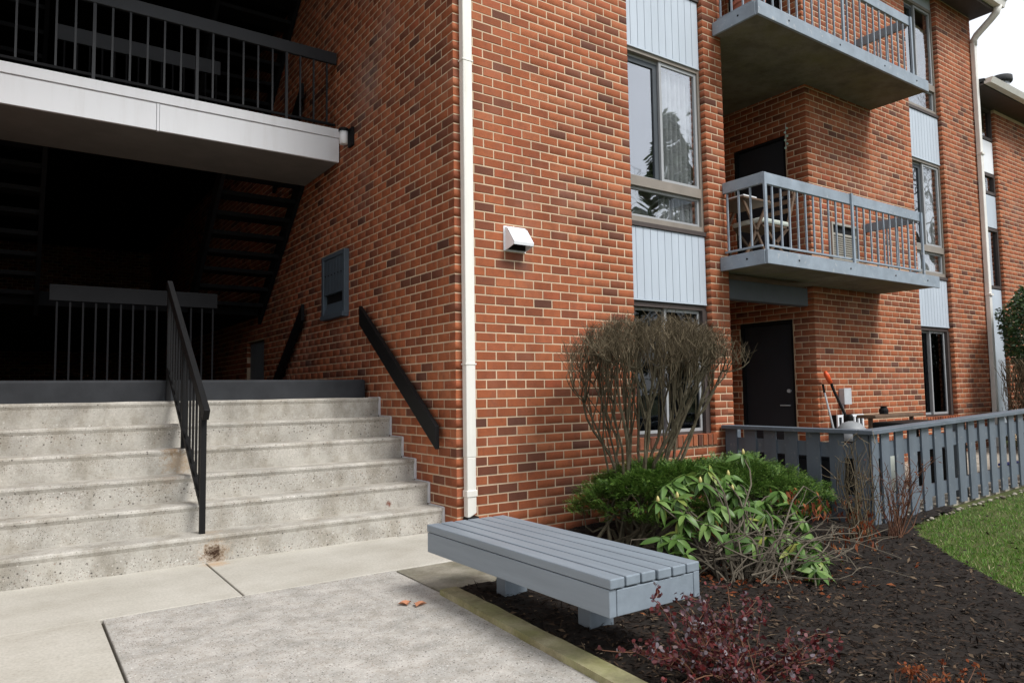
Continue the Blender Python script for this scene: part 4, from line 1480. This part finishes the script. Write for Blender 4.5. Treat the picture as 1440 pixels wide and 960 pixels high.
# 2. spreading yew
YC = Vector((1.90, -.95, -.1))
def yew_top(x, y):
    a = (x - YC.x) / (1.34 if x < YC.x else 1.55)
    b = (y - YC.y) / (.62 if y < YC.y else .85)
    rr = a * a + b * b
    if rr > 1: return None
    lean = .53 - .06 * ss(1.2, 3.2, x) - .17 * ss(2.5, 3.4, x)
    lump = .10 * noise.noise((x * 2.4, y * 2.4, 3)) + .05 * noise.noise((x * 6, y * 6, 8))
    return lean * (1 - rr) ** .22 + lump - .02
yew = thing('spreading_yew', 'low spreading green evergreen below the window and bare shrub', 'evergreen shrub', YC)
C_, D_, N_, L_s, W_s = [], [], [], [], []
cnt = 0
while cnt < 1500:
    x, y = rng.uniform(.40, 3.40), rng.uniform(-1.58, -.08)
    zt_ = yew_top(x, y)
    if zt_ is None or (x > 3.22 and y > -1.66): continue
    z = zt_ - (abs(rng.normal()) * .022 if rng.random() < .66 else rng.uniform(.03, .24))
    if z < gz(x, y) + .24 - .10 * ss(.9, 2.4, x): continue
    cnt += 1
    out = Vector(((x - YC.x) / 1.5, (y - YC.y) / .7, .42)).normalized()
    ax = (out + Vector(rng.normal(size=3)) * Vector((.45, .45, .22))).normalized()
    sd_ = ax.cross(Vector((0, 0, 1)))
    sd_.normalize()
    upv = sd_.cross(ax)
    c0 = Vector((x, y, z)) - ax * .07
    big = rng.uniform(.8, 1.35)
    for q in range(15):                                  # a flat frond of short sprays
        lat, fwd = rng.uniform(-1, 1), rng.uniform(0, 1)
        base = c0 + sd_ * lat * .055 * big * (1 - .5 * fwd) + ax * fwd * .085 * big + upv * (rng.normal() * .012 - .010 * fwd * fwd)
        d = (ax + sd_ * lat * .8 + upv * rng.normal() * .25).normalized()
        side = d.cross(upv).normalized()
        nrm = side.cross(d)
        ln = rng.uniform(.035, .06)
        for k in range(5):
            t = k / 4
            for sg in (-1, 1):
                C_.append(base + d * ln * t)
                D_.append(d * .8 + side * sg * .8 + nrm * rng.normal() * .2)
                N_.append(nrm)
                L_s.append(rng.uniform(.012, .020) * (1 - .3 * t))
                W_s.append(.0095)
leaves_mesh('needles', C_, D_, N_, L_s, W_s, 'yew', yew, 'stuff')
ym = MB()
for i in range(70):
    x, y = rng.uniform(.45, 3.15), rng.uniform(-1.5, -.2)
    t_ = yew_top(x, y)
    if t_ is None or t_ < .2: continue
    b0 = Vector((YC.x - .9 + rng.normal() * .2, YC.y + rng.normal() * .08, -.1)) if x < 1.7 else Vector((YC.x + .6 + rng.normal() * .3, YC.y + rng.normal() * .1, -.1))
    ym.tube(wiggle(b0, (x, y, t_ - .06), 5, .05), [.018, .015, .012, .009, .006, .004], 5, cap=False)
part('branches', ym, 'bark', yew)

# 3. rhododendron with sprawling bare stems
RB = Vector((.95, -2.05, -.11))
rh = thing('rhododendron', 'straggly rhododendron with green leaf whorls and tangled bare grey stems', 'shrub', RB)
def leaf_mesh(L, Wd, droop, seg=5):
    v, f = [], []
    for i in range(seg + 1):
        t = i / seg
        w_ = Wd * (math.sin(math.pi * min(1, t * .94 + .06)) ** .8) * .5
        x = L * t
        z = -droop * L * t * t
        v += [(x, -w_, z + .22 * w_), (x, 0, z), (x, w_, z + .22 * w_)]
    for i in range(seg):
        a = i * 3
        f += [(a, a + 3, a + 4, a + 1), (a + 1, a + 4, a + 5, a + 2)]
    b = MB(); b.v, b.f = v, f
    me = b.mesh('leaf', 'rhodo')
    for p in me.polygons: p.use_smooth = True
    return me
LM = [leaf_mesh(.140, .044, .25), leaf_mesh(.125, .042, .5), leaf_mesh(.11, .040, .85)]
WH = [(1.54, -1.60, .63), (.88, -1.75, .49), (1.15, -1.80, .42), (.65, -1.75, .41), (.52, -1.70, .39), (1.39, -1.80, .29), (1.67, -1.80, .37),
      (.46, -1.78, .18), (.58, -1.82, .20), (.95, -1.85, .27), (1.48, -2.1, .08), (1.17, -2.2, .06), (1.34, -2.33, .01), (1.36, -1.9, .24), (1.26, -1.68, .50),
      (.78, -1.9, .33), (1.05, -1.95, .33), (1.20, -2.38, -.02), (.70, -1.95, .26), (1.55, -1.75, .30), (.60, -1.85, .32), (1.0, -1.72, .56), (1.33, -1.72, .46), (.84, -2.0, .18), (1.18, -1.86, .22), (.50, -1.95, .10), (1.62, -2.0, .20)]
WH += [(1.40, -2.05, .14), (1.58, -2.12, .10), (1.30, -2.20, .10), (1.47, -2.25, .03), (1.25, -2.32, .02), (1.1, -2.1, .16), (1.66, -1.9, .28), (.95, -2.1, .14)]
for i in range(24):
    x = rng.uniform(.50, 1.6)
    y = -1.62 - .30 * rng.random()
    WH.append((x, y, .56 - .30 * abs(x - 1.05) - .9 * (-1.62 - y) + rng.uniform(-.10, .06)))
stem, buds = MB(), MB()
for wi, c in enumerate(WH):
    c = Vector(c)
    b0 = RB + Vector((rng.normal() * .12, rng.normal() * .10, 0))
    tilt = (c - b0); tilt.z = abs(tilt.z) + .25; tilt.normalize()
    path = wiggle(b0, c - tilt * .02, 6, .06, .03)
    stem.tube(path, [.010, .009, .008, .0065, .0055, .0048, .004], 5)
    nl = rng.integers(9, 14)
    a0 = rng.uniform(0, 6.28)
    for k in range(nl):
        a = a0 + 2 * math.pi * k / nl + rng.normal() * .15
        el = R(rng.uniform(-45, 22))
        m_ = Matrix.Rotation(a, 4, 'Z') @ Matrix.Rotation(-el, 4, 'Y') @ Matrix.Rotation(rng.normal() * .35, 4, 'X')
        q = Vector((0, 0, 1)).rotation_difference(tilt.lerp(Vector((-.2, -.45, 1)).normalized(), .5))
        mm = q.to_matrix().to_4x4() @ m_
        place('leaf', LM[rng.integers(0, 3)], rh, c + Vector((0, 0, rng.uniform(-.015, .012))), mm, rng.uniform(.75, 1.1))
    if wi < 5 or wi == 14:
        buds.lathe(c, [(.004, 0), (.012, .012), (.010, .028), (.002, .045)], 8)
part('buds', buds, 'bud', rh, smooth=True)
# bare sprawling branches
for i in range(44):
    a = rng.uniform(-.9, .5)
    ln = rng.uniform(.35, 1.15)
    b0 = RB + Vector((rng.normal() * .22, rng.normal() * .15, rng.uniform(0, .1)))
    e = b0 + Vector((ln * math.cos(a) * (1 if rng.random() < .82 else -.45), ln * math.sin(a) * .75, 0))
    e.z = gz(e.x, e.y) + rng.uniform(0, .36) * (1 if e.x < 2 else .7)
    if e.y > -1.45: e.y = -1.5 - rng.random() * .2
    p = wiggle(b0, e, 7, .07, rng.uniform(.0, .14))
    r0 = rng.uniform(.0035, .0085)
    stem.tube(p, [r0 * (1 - .6 * k / 7) for k in range(8)], 5, cap=False)
    for q in range(rng.integers(1, 5)):
        s_ = p[rng.integers(3, 8)]
        e2 = s_ + Vector((rng.normal() * .16 + .06, rng.normal() * .12, rng.uniform(-.05, .16)))
        stem.tube(wiggle(s_, e2, 3, .02), [.0038, .003, .0024, .0018], 4, cap=False)
part('stems', stem, 'greybark', rh)
dl_c, dl_d = [], []
for (x, y, z) in ((1.76, -1.8, .33), (2.55, -1.8, .13), (2.75, -1.85, .08), (2.35, -2.1, -.03), (2.05, -1.85, .20), (2.25, -1.75, .22), (1.75, -2.2, .08), (.75, -1.9, .22), (2.45, -1.95, .05), (2.7, -1.78, .20), (2.62, -1.9, .02), (1.9, -1.75, .30)):
    for k in range(20):
        dl_c.append((x + rng.normal() * .055, y + rng.normal() * .05, z + rng.normal() * .035))
        dl_d.append((rng.normal() * .5, rng.normal() * .5, -1))
leaves_mesh('dead_leaves', dl_c, dl_d, rand_dirs(len(dl_c)), rng.uniform(.04, .08, len(dl_c)), rng.uniform(.012, .024, len(dl_c)), 'rust', rh, 'stuff', fold=.12)
# leaf litter below it
C2 = np.c_[rng.normal(1.0, .45, 240), rng.normal(-2.1, .22, 240), np.zeros(240)]
for r_ in C2: r_[2] = mulch_z(r_[0], r_[1]) + .012
li = leaves_mesh('dead_leaf_litter', C2, rng.normal(size=(240, 3)) * [1, 1, .25], rand_dirs(240, 1.5), rng.uniform(.03, .06, 240), rng.uniform(.012, .026, 240), 'rust', None, 'stuff', fold=.12)
li['label'] = 'rusty dead leaf litter under the rhododendron'

# 4. twiggy bare shrubs before the fence
def twiggy(c, n, h, spread, mat, label, leaves=0, lean=(0, 0)):
    c = Vector(c)
    t = thing('twiggy_shrub', label, 'shrub', c)
    b = MB()
    lc = []
    for i in range(n):
        a = rng.uniform(0, 6.28)
        r_ = spread * math.sqrt(rng.random())
        e = c + Vector((r_ * math.cos(a) + lean[0], r_ * math.sin(a) * .5 + lean[1], h * rng.uniform(.6, 1)))
        p = wiggle(c + Vector((rng.normal() * .05, rng.normal() * .03, 0)), e, 5, .03)
        b.tube(p, [.0055, .005, .0042, .0034, .0027, .002], 4, cap=False)
        for q in range(4):
            s_ = p[rng.integers(2, 6)]
            e2 = s_ + Vector((rng.normal() * .08, rng.normal() * .05, rng.uniform(.03, .14)))
            b.tube(wiggle(s_, e2, 2, .012), [.003, .0022, .0014], 3, cap=False)
            lc.append(e2); lc.append(s_)
    part('stems', b, mat, t)
    if leaves:
        idx_ = rng.choice(len(lc), leaves)
        C = np.array([lc[k] for k in idx_]) + rng.normal(size=(leaves, 3)) * .015
        leaves_mesh('dead_leaves', C, rng.normal(size=(leaves, 3)) * [.6, .6, .4] - [0, 0, .6], rand_dirs(leaves), rng.uniform(.02, .05, leaves), rng.uniform(.006, .014, leaves), 'rust', t, 'stuff', fold=.1)
twiggy((2.62, -1.85, -.1), 26, .78, .30, 'twig', 'tall grey-brown bare twigs in front of the fence side', 10)
twiggy((2.95, -1.98, -.1), 24, .60, .34, 'redtwig', 'reddish bare twigs with rust leaves at the fence corner', 60, lean=(.12, 0))

# 5. dark red barberry in the foreground
BC = Vector((-.62, -3.16, -.06))
bar = thing('barberry', 'dark burgundy barberry bush in the foreground beside the timber edging', 'shrub', BC)
b = MB()
tips = []
for i in range(46):
    a = rng.uniform(0, 6.28)
    r_ = math.sqrt(rng.random())
    e = BC + Vector((.46 * r_ * math.cos(a), .36 * r_ * math.sin(a), (.35 - .17 * r_ * r_) * rng.uniform(.55, 1.02)))
    if i == 0: e = Vector((-.97, -3.1, .345))
    if i == 1: e = Vector((-1.06, -3.08, .20))
    if i == 2: e = Vector((-.42, -3.0, .28))
    p = wiggle(BC + Vector((rng.normal() * .10, rng.normal() * .07, 0)), e, 6, .02)
    b.tube(p, [.0042, .004, .0035, .003, .0025, .002, .0015], 5, cap=False)
    for k in range(2, 7):
        tips.append((p[k], (p[k] - p[k - 1]).normalized()))
        if rng.random() < .75:
            e2 = p[k] + Vector((rng.normal() * .06, rng.normal() * .05, rng.uniform(.0, .07)))
            q = wiggle(p[k], e2, 2, .006)
            b.tube(q, [.0022, .0017, .0012], 3, cap=False)
            tips += [(q[1], (q[1] - q[0]).normalized()), (q[2], (q[2] - q[1]).normalized())]
part('stems', b, 'redtwig', bar)
C_, D_ = [], []
for (p, d) in tips:
    for k in range(rng.integers(3, 7)):
        dd = Vector(rng.normal(size=3)) * .8 + d * .7
        C_.append(p + Vector(rng.normal(size=3)) * .006)
        D_.append(dd)
# rounded paddle leaves: eight-sided
def paddles(name, C, D, L, Wd, mat, parent, kind):
    C, D = np.asarray(C, float), np.asarray(D, float)
    D /= np.linalg.norm(D, axis=1, keepdims=True)
    Nn = rand_dirs(len(C))
    S = np.cross(D, Nn); S /= np.linalg.norm(S, axis=1, keepdims=True)
    L = L[:, None]; Wd = Wd[:, None]
    U = np.cross(S, D)
    rows = [C, C + D * L * .35 + S * Wd * .38 + U * L * .05, C + D * L * .72 + S * Wd * .5 + U * L * .04, C + D * L * .97 + S * Wd * .2,
            C + D * L * .97 - S * Wd * .2, C + D * L * .72 - S * Wd * .5 + U * L * .04, C + D * L * .35 - S * Wd * .38 + U * L * .05]
    V = np.stack(rows, 1).reshape(-1, 3)
    F = np.arange(len(V)).reshape(-1, 7)
    return raw(name, V, F, mat, parent, kind)
paddles('leaves', C_, D_, rng.uniform(.014, .027, len(C_)), rng.uniform(.010, .018, len(C_)), 'barb', bar, 'stuff')

# 6. dried brown perennials at the very front
def dried(c, n, h, spread, label):
    c = Vector(c)
    t = thing('dried_perennial', label, 'plant', c, 'dried brown perennials at the front of the bed')
    b = MB()
    lc, ld = [], []
    for i in range(n):
        a = rng.uniform(0, 6.28); r_ = spread * math.sqrt(rng.random())
        e = c + Vector((r_ * math.cos(a), r_ * math.sin(a), h * rng.uniform(.65, 1.05)))
        p = wiggle(c + Vector((rng.normal() * .03, rng.normal() * .03, 0)), e, 4, .012)
        b.tube(p, [.0028, .0025, .002, .0018, .0014], 4, cap=False)
        for k in range(9):
            lc.append(e + Vector(rng.normal(size=3)) * .007); ld.append(rng.normal(size=3))
        for k in range(3):
            lc.append(p[rng.integers(2, 5)]); ld.append(rng.normal(size=3))
    part('stems', b, 'redtwig', t)
    paddles('leaves', lc, ld, rng.uniform(.010, .020, len(lc)), rng.uniform(.007, .012, len(lc)), 'rust', t, 'stuff')
dried((-.28, -3.66, -.06), 9, .17, .12, 'dried orange-brown perennial with one tall stem right of the barberry')
dried((-.02, -3.72, -.07), 10, .13, .16, 'low dried rust-coloured perennial at the lower right edge of the bed')
dried((-.58, -3.62, -.06), 7, .14, .10, 'small dried tan perennial tucked under the barberry')

# 7. holly and clipped bare hedge by the far downspout
hol = thing('holly_bush', 'dark glossy evergreen bush beyond the far downspout', 'evergreen shrub', (10.9, -.55, .1))
C_, D_ = [], []
def holly_in(x, y, z):
    q = ((x - 10.85) / 1.15) ** 2 + ((y + .55) / .62) ** 2 + ((z - 1.98) / .80) ** 2
    return q + .35 * noise.noise((x * 2.5, y * 2.5, z * 2.5))
n = 0
while n < 11000:
    x, y, z = rng.uniform(9.8, 12.1), rng.uniform(-1.3, .1), rng.uniform(1.0, 2.9)
    q = holly_in(x, y, z)
    if q > 1 or (q < .45 and rng.random() < .8): continue
    if x < 10.56 and y > .05: continue
    C_.append((x, y, z)); D_.append(((x - 10.95) * .8 + rng.normal() * .5, (y + .55) + rng.normal() * .5, rng.normal() * .5 - .1)); n += 1
leaves_mesh('leaves', C_, D_, rand_dirs(n, .8), rng.uniform(.05, .08, n), rng.uniform(.028, .042, n), 'holly', hol, 'stuff', fold=.08)
b = MB()
for i in range(14):
    b.tube(wiggle((10.9 + rng.normal() * .06, -.55 + rng.normal() * .05, .08), (10.95 + rng.normal() * .4, -.55 + rng.normal() * .25, 1.9 + rng.normal() * .3), 5, .05), [.022, .018, .015, .011, .008, .005], 5)
part('branches', b, 'bark', hol)
hed = thing('clipped_hedge', 'clipped leafless brown hedge below the dark evergreen bush', 'hedge', (10.1, -.75, .1))
b = MB()
for i in range(5200):
    x, y = rng.uniform(9.45, 11.6), rng.uniform(-1.15, -.30)
    h = 1.50 + .06 * noise.noise((x * 3, y * 3, 0))
    z0_ = rng.uniform(.1, h - .15)
    b.tube(wiggle((x, y, z0_), (x + rng.normal() * .09, y + rng.normal() * .07, min(h, z0_ + rng.uniform(.12, .35))), 2, .02), [.005, .004, .0025], 3, cap=False)
for i in range(40):
    x = rng.uniform(9.5, 11.5)
    b.tube(wiggle((x, -.72 + rng.normal() * .1, .08), (x + rng.normal() * .15, -.72 + rng.normal() * .2, 1.4), 4, .03), [.014, .012, .01, .007, .004], 4, cap=False)
part('twigs', b, 'twig', hed, kind='stuff')

# ------------------------------------------------------------------ neighbouring wing
nbw = thing('neighbour_wing', 'farther red brick apartment wing with lower eave beyond the downspout', 'apartment building', (12, .45, 0))
FYW, NX0, NX1 = .45, 11.84, 24.0
BR2 = len(BRICKS)
wall_bricks((NX0, FYW, 0), (1, 0, 0), (0, -1, 0), 0, NX1 - NX0, .3, 6.2, first_odd=0, first_even=BW)
wall_bricks((NX0, FYW, 0), (0, 1, 0), (-1, 0, 0), 0, .3, .3, 6.2, first_odd=BW, first_even=0)
V, F = [], []
for (c, u, nrm, l, dp) in BRICKS[BR2:]:
    v, f = brick_verts(l, dp)
    o_ = len(V)
    for (x, y, z) in v:
        p = c + u * x - nrm * y
        V.append((p.x, p.y, p.z + z))
    flip = u.cross(Vector((0, 0, 1))).dot(nrm) < 0
    for q in f:
        q = tuple(k + o_ for k in q)
        F.append(q[::-1] if flip else q)
raw('brickwork', V, F, 'bricks', nbw, kind='stuff')
part('wall', MB().box(NX0 + REC, NX1, FYW + REC, FYW + .25, 0, 6.2), 'mortar', nbw)
part('wall', MB().box(NX1, NX1 + .2, FYW, 9, 0, 6.2), 'mortar', nbw)
part('wall', MB().box(ENDX + .03, NX0, FYW + .26, FYW + .4, 0, 6.2), 'darkwall', nbw)
wx0, wx1, wy = ENDX + .02, NX0 - .004, FYW + .06
def wing_panel(z0, z1, mat, name): part(name, MB().box(wx0, wx1, wy, wy + .05, z0, z1), mat, nbw)
wing_panel(0.2, 2.83, 'siding', 'siding_panel')
wing_panel(3.97, 4.56, 'siding', 'siding_panel')
wing_panel(4.985, 5.58, 'white', 'siding_panel')
for (z0, z1) in ((2.85, 3.95), (4.58, 4.965), (5.60, 6.2)):
    w = part('window', frame_mesh(wx0, wx1, wy - .01, wy + .06, z0, z1, .05), 'brown', nbw)
    part('pane', MB().box(wx0 + .045, wx1 - .045, wy + .03, wy + .036, z0 + .045, z1 - .045), 'glass' if z0 > 4 and z0 < 5 else 'glass_screen', w)
rw = part('roof', MB().hexa([(ENDX + .05, .02, 6.26), (NX1 + .3, .02, 6.26), (NX1 + .3, 9, 6.26), (ENDX + .05, 9, 6.26), (ENDX + .05, .04, 6.31), (NX1 + .3, .04, 6.31), (NX1 + .3, 5, 7.2), (ENDX + .05, 5, 7.2)]), 'asphalt', nbw)
part('soffit', MB().box(ENDX + .05, NX1 + .3, .06, FYW + .3, 6.2, 6.235), 'brown', rw)
g2 = MB()
g2.hexa([(ENDX + .05, -.05, 6.215), (NX1, -.05, 6.215), (NX1, .05, 6.215), (ENDX + .05, .05, 6.215), (ENDX + .05, -.09, 6.30), (NX1, -.09, 6.30), (NX1, .05, 6.30), (ENDX + .05, .05, 6.30)])
part('gutter', g2, 'gutter', rw)
rv = thing('roof_vent', 'round capped metal vent on the far roof', 'roof vent', (13.75, 1.0, 6.4))
part('pipe', MB().lathe((13.75, 1.0, 6.4), [(.155, 0), (.155, 1.0)], 16), 'palegrey', rv, smooth=True)
part('cap', MB().lathe((13.75, 1.0, 7.36), [(.20, 0), (.215, .03), (.21, .12), (.19, .13)], 18), 'asphalt', rv, smooth=True)

# ------------------------------------------------------------------ trees across the lawn (seen in the window reflections), and added conifers that block low sky
def conifer(x, y, h, label):
    t = thing('conifer_tree', label, 'tree', (x, y, -.1))
    part('trunk', MB().tube([(x, y, -.15), (x, y, h * .5), (x, y, h)], [.28, .17, .02], 8), 'bark', t)
    C, D, LL = [], [], []
    for i in range(3600):
        q = rng.random() ** .8
        z = 1.0 + (h - 1.0) * q
        rad = (1 - q) * h * .27 * (.75 + .35 * math.sin(z * 5.2)) + .08
        r_ = rad * math.sqrt(rng.uniform(.15, 1))
        a = rng.uniform(0, 6.28)
        C.append((x + r_ * math.cos(a), y + r_ * math.sin(a), z - r_ * .22))
        D.append((math.cos(a) + rng.normal() * .3, math.sin(a) + rng.normal() * .3, -.35 + rng.normal() * .3)); LL.append(rng.uniform(.25, .55))
    leaves_mesh('crown', C, D, rand_dirs(len(C), .6), np.array(LL), rng.uniform(.10, .2, len(C)), 'conifer', t, 'stuff')
conifer(16.2, -12.2, 11.2, 'dark conifer across the lawn mirrored in the nearest window')
conifer(11.5, -13.5, 9.0, 'shorter dark conifer across the lawn left of the taller one')
for i, (x, y, h) in enumerate(((-19, -27, 10.5), (-13.5, -29, 11.5), (-8.5, -27.5, 10), (-3.5, -29, 12), (1.5, -28, 10.5))):  # added out of view to keep low sky light out of the stairwell
    conifer(x, y, h, ['dark conifer far behind the walkway, the farthest left', 'tall conifer far behind the walkway, second from the left', 'short conifer far behind the walkway, the middle one', 'tallest conifer far behind the walkway', 'conifer far behind the walkway, the nearest to the lawn'][i])
def bare_tree(x, y, h, label):
    t = thing('bare_tree', label, 'tree', (x, y, -.1))
    b, c = MB(), MB()
    b.tube([(x, y, -.15), (x + .1, y, h * .2), (x, y + .1, h * .42)], [.30, .24, .18], 8)
    def grow(p, d, ln, r, dep):
        e = p + d * ln
        pts = wiggle(p, e, 3, ln * .05)
        (b if dep < 2 else c).tube(pts, [r, r * .88, r * .75, r * .62], 5 if dep < 3 else 3, cap=False)
        if dep >= 5: return
        for k in range(3 if dep < 4 else 2):
            nd = (d + Vector(rng.normal(size=3)) * .48 + Vector((0, 0, .12))).normalized()
            grow(pts[-1] if k else pts[2], nd, ln * rng.uniform(.6, .82), r * .58, dep + 1)
    for k in range(5):
        a = k * 1.26
        grow(Vector((x, y + .1, h * (.3 + .03 * k))), Vector((math.cos(a) * .6, math.sin(a) * .6, .8)).normalized(), h * .2, .12, 0)
    part('trunk', b, 'bark', t)
    part('crown', c, 'bark', t, kind='stuff')
bare_tree(31.5, -10.5, 17, 'tall bare tree across the lawn mirrored in the far windows')
bare_tree(26.0, -15.5, 14, 'smaller bare tree across the lawn beside the tall one')
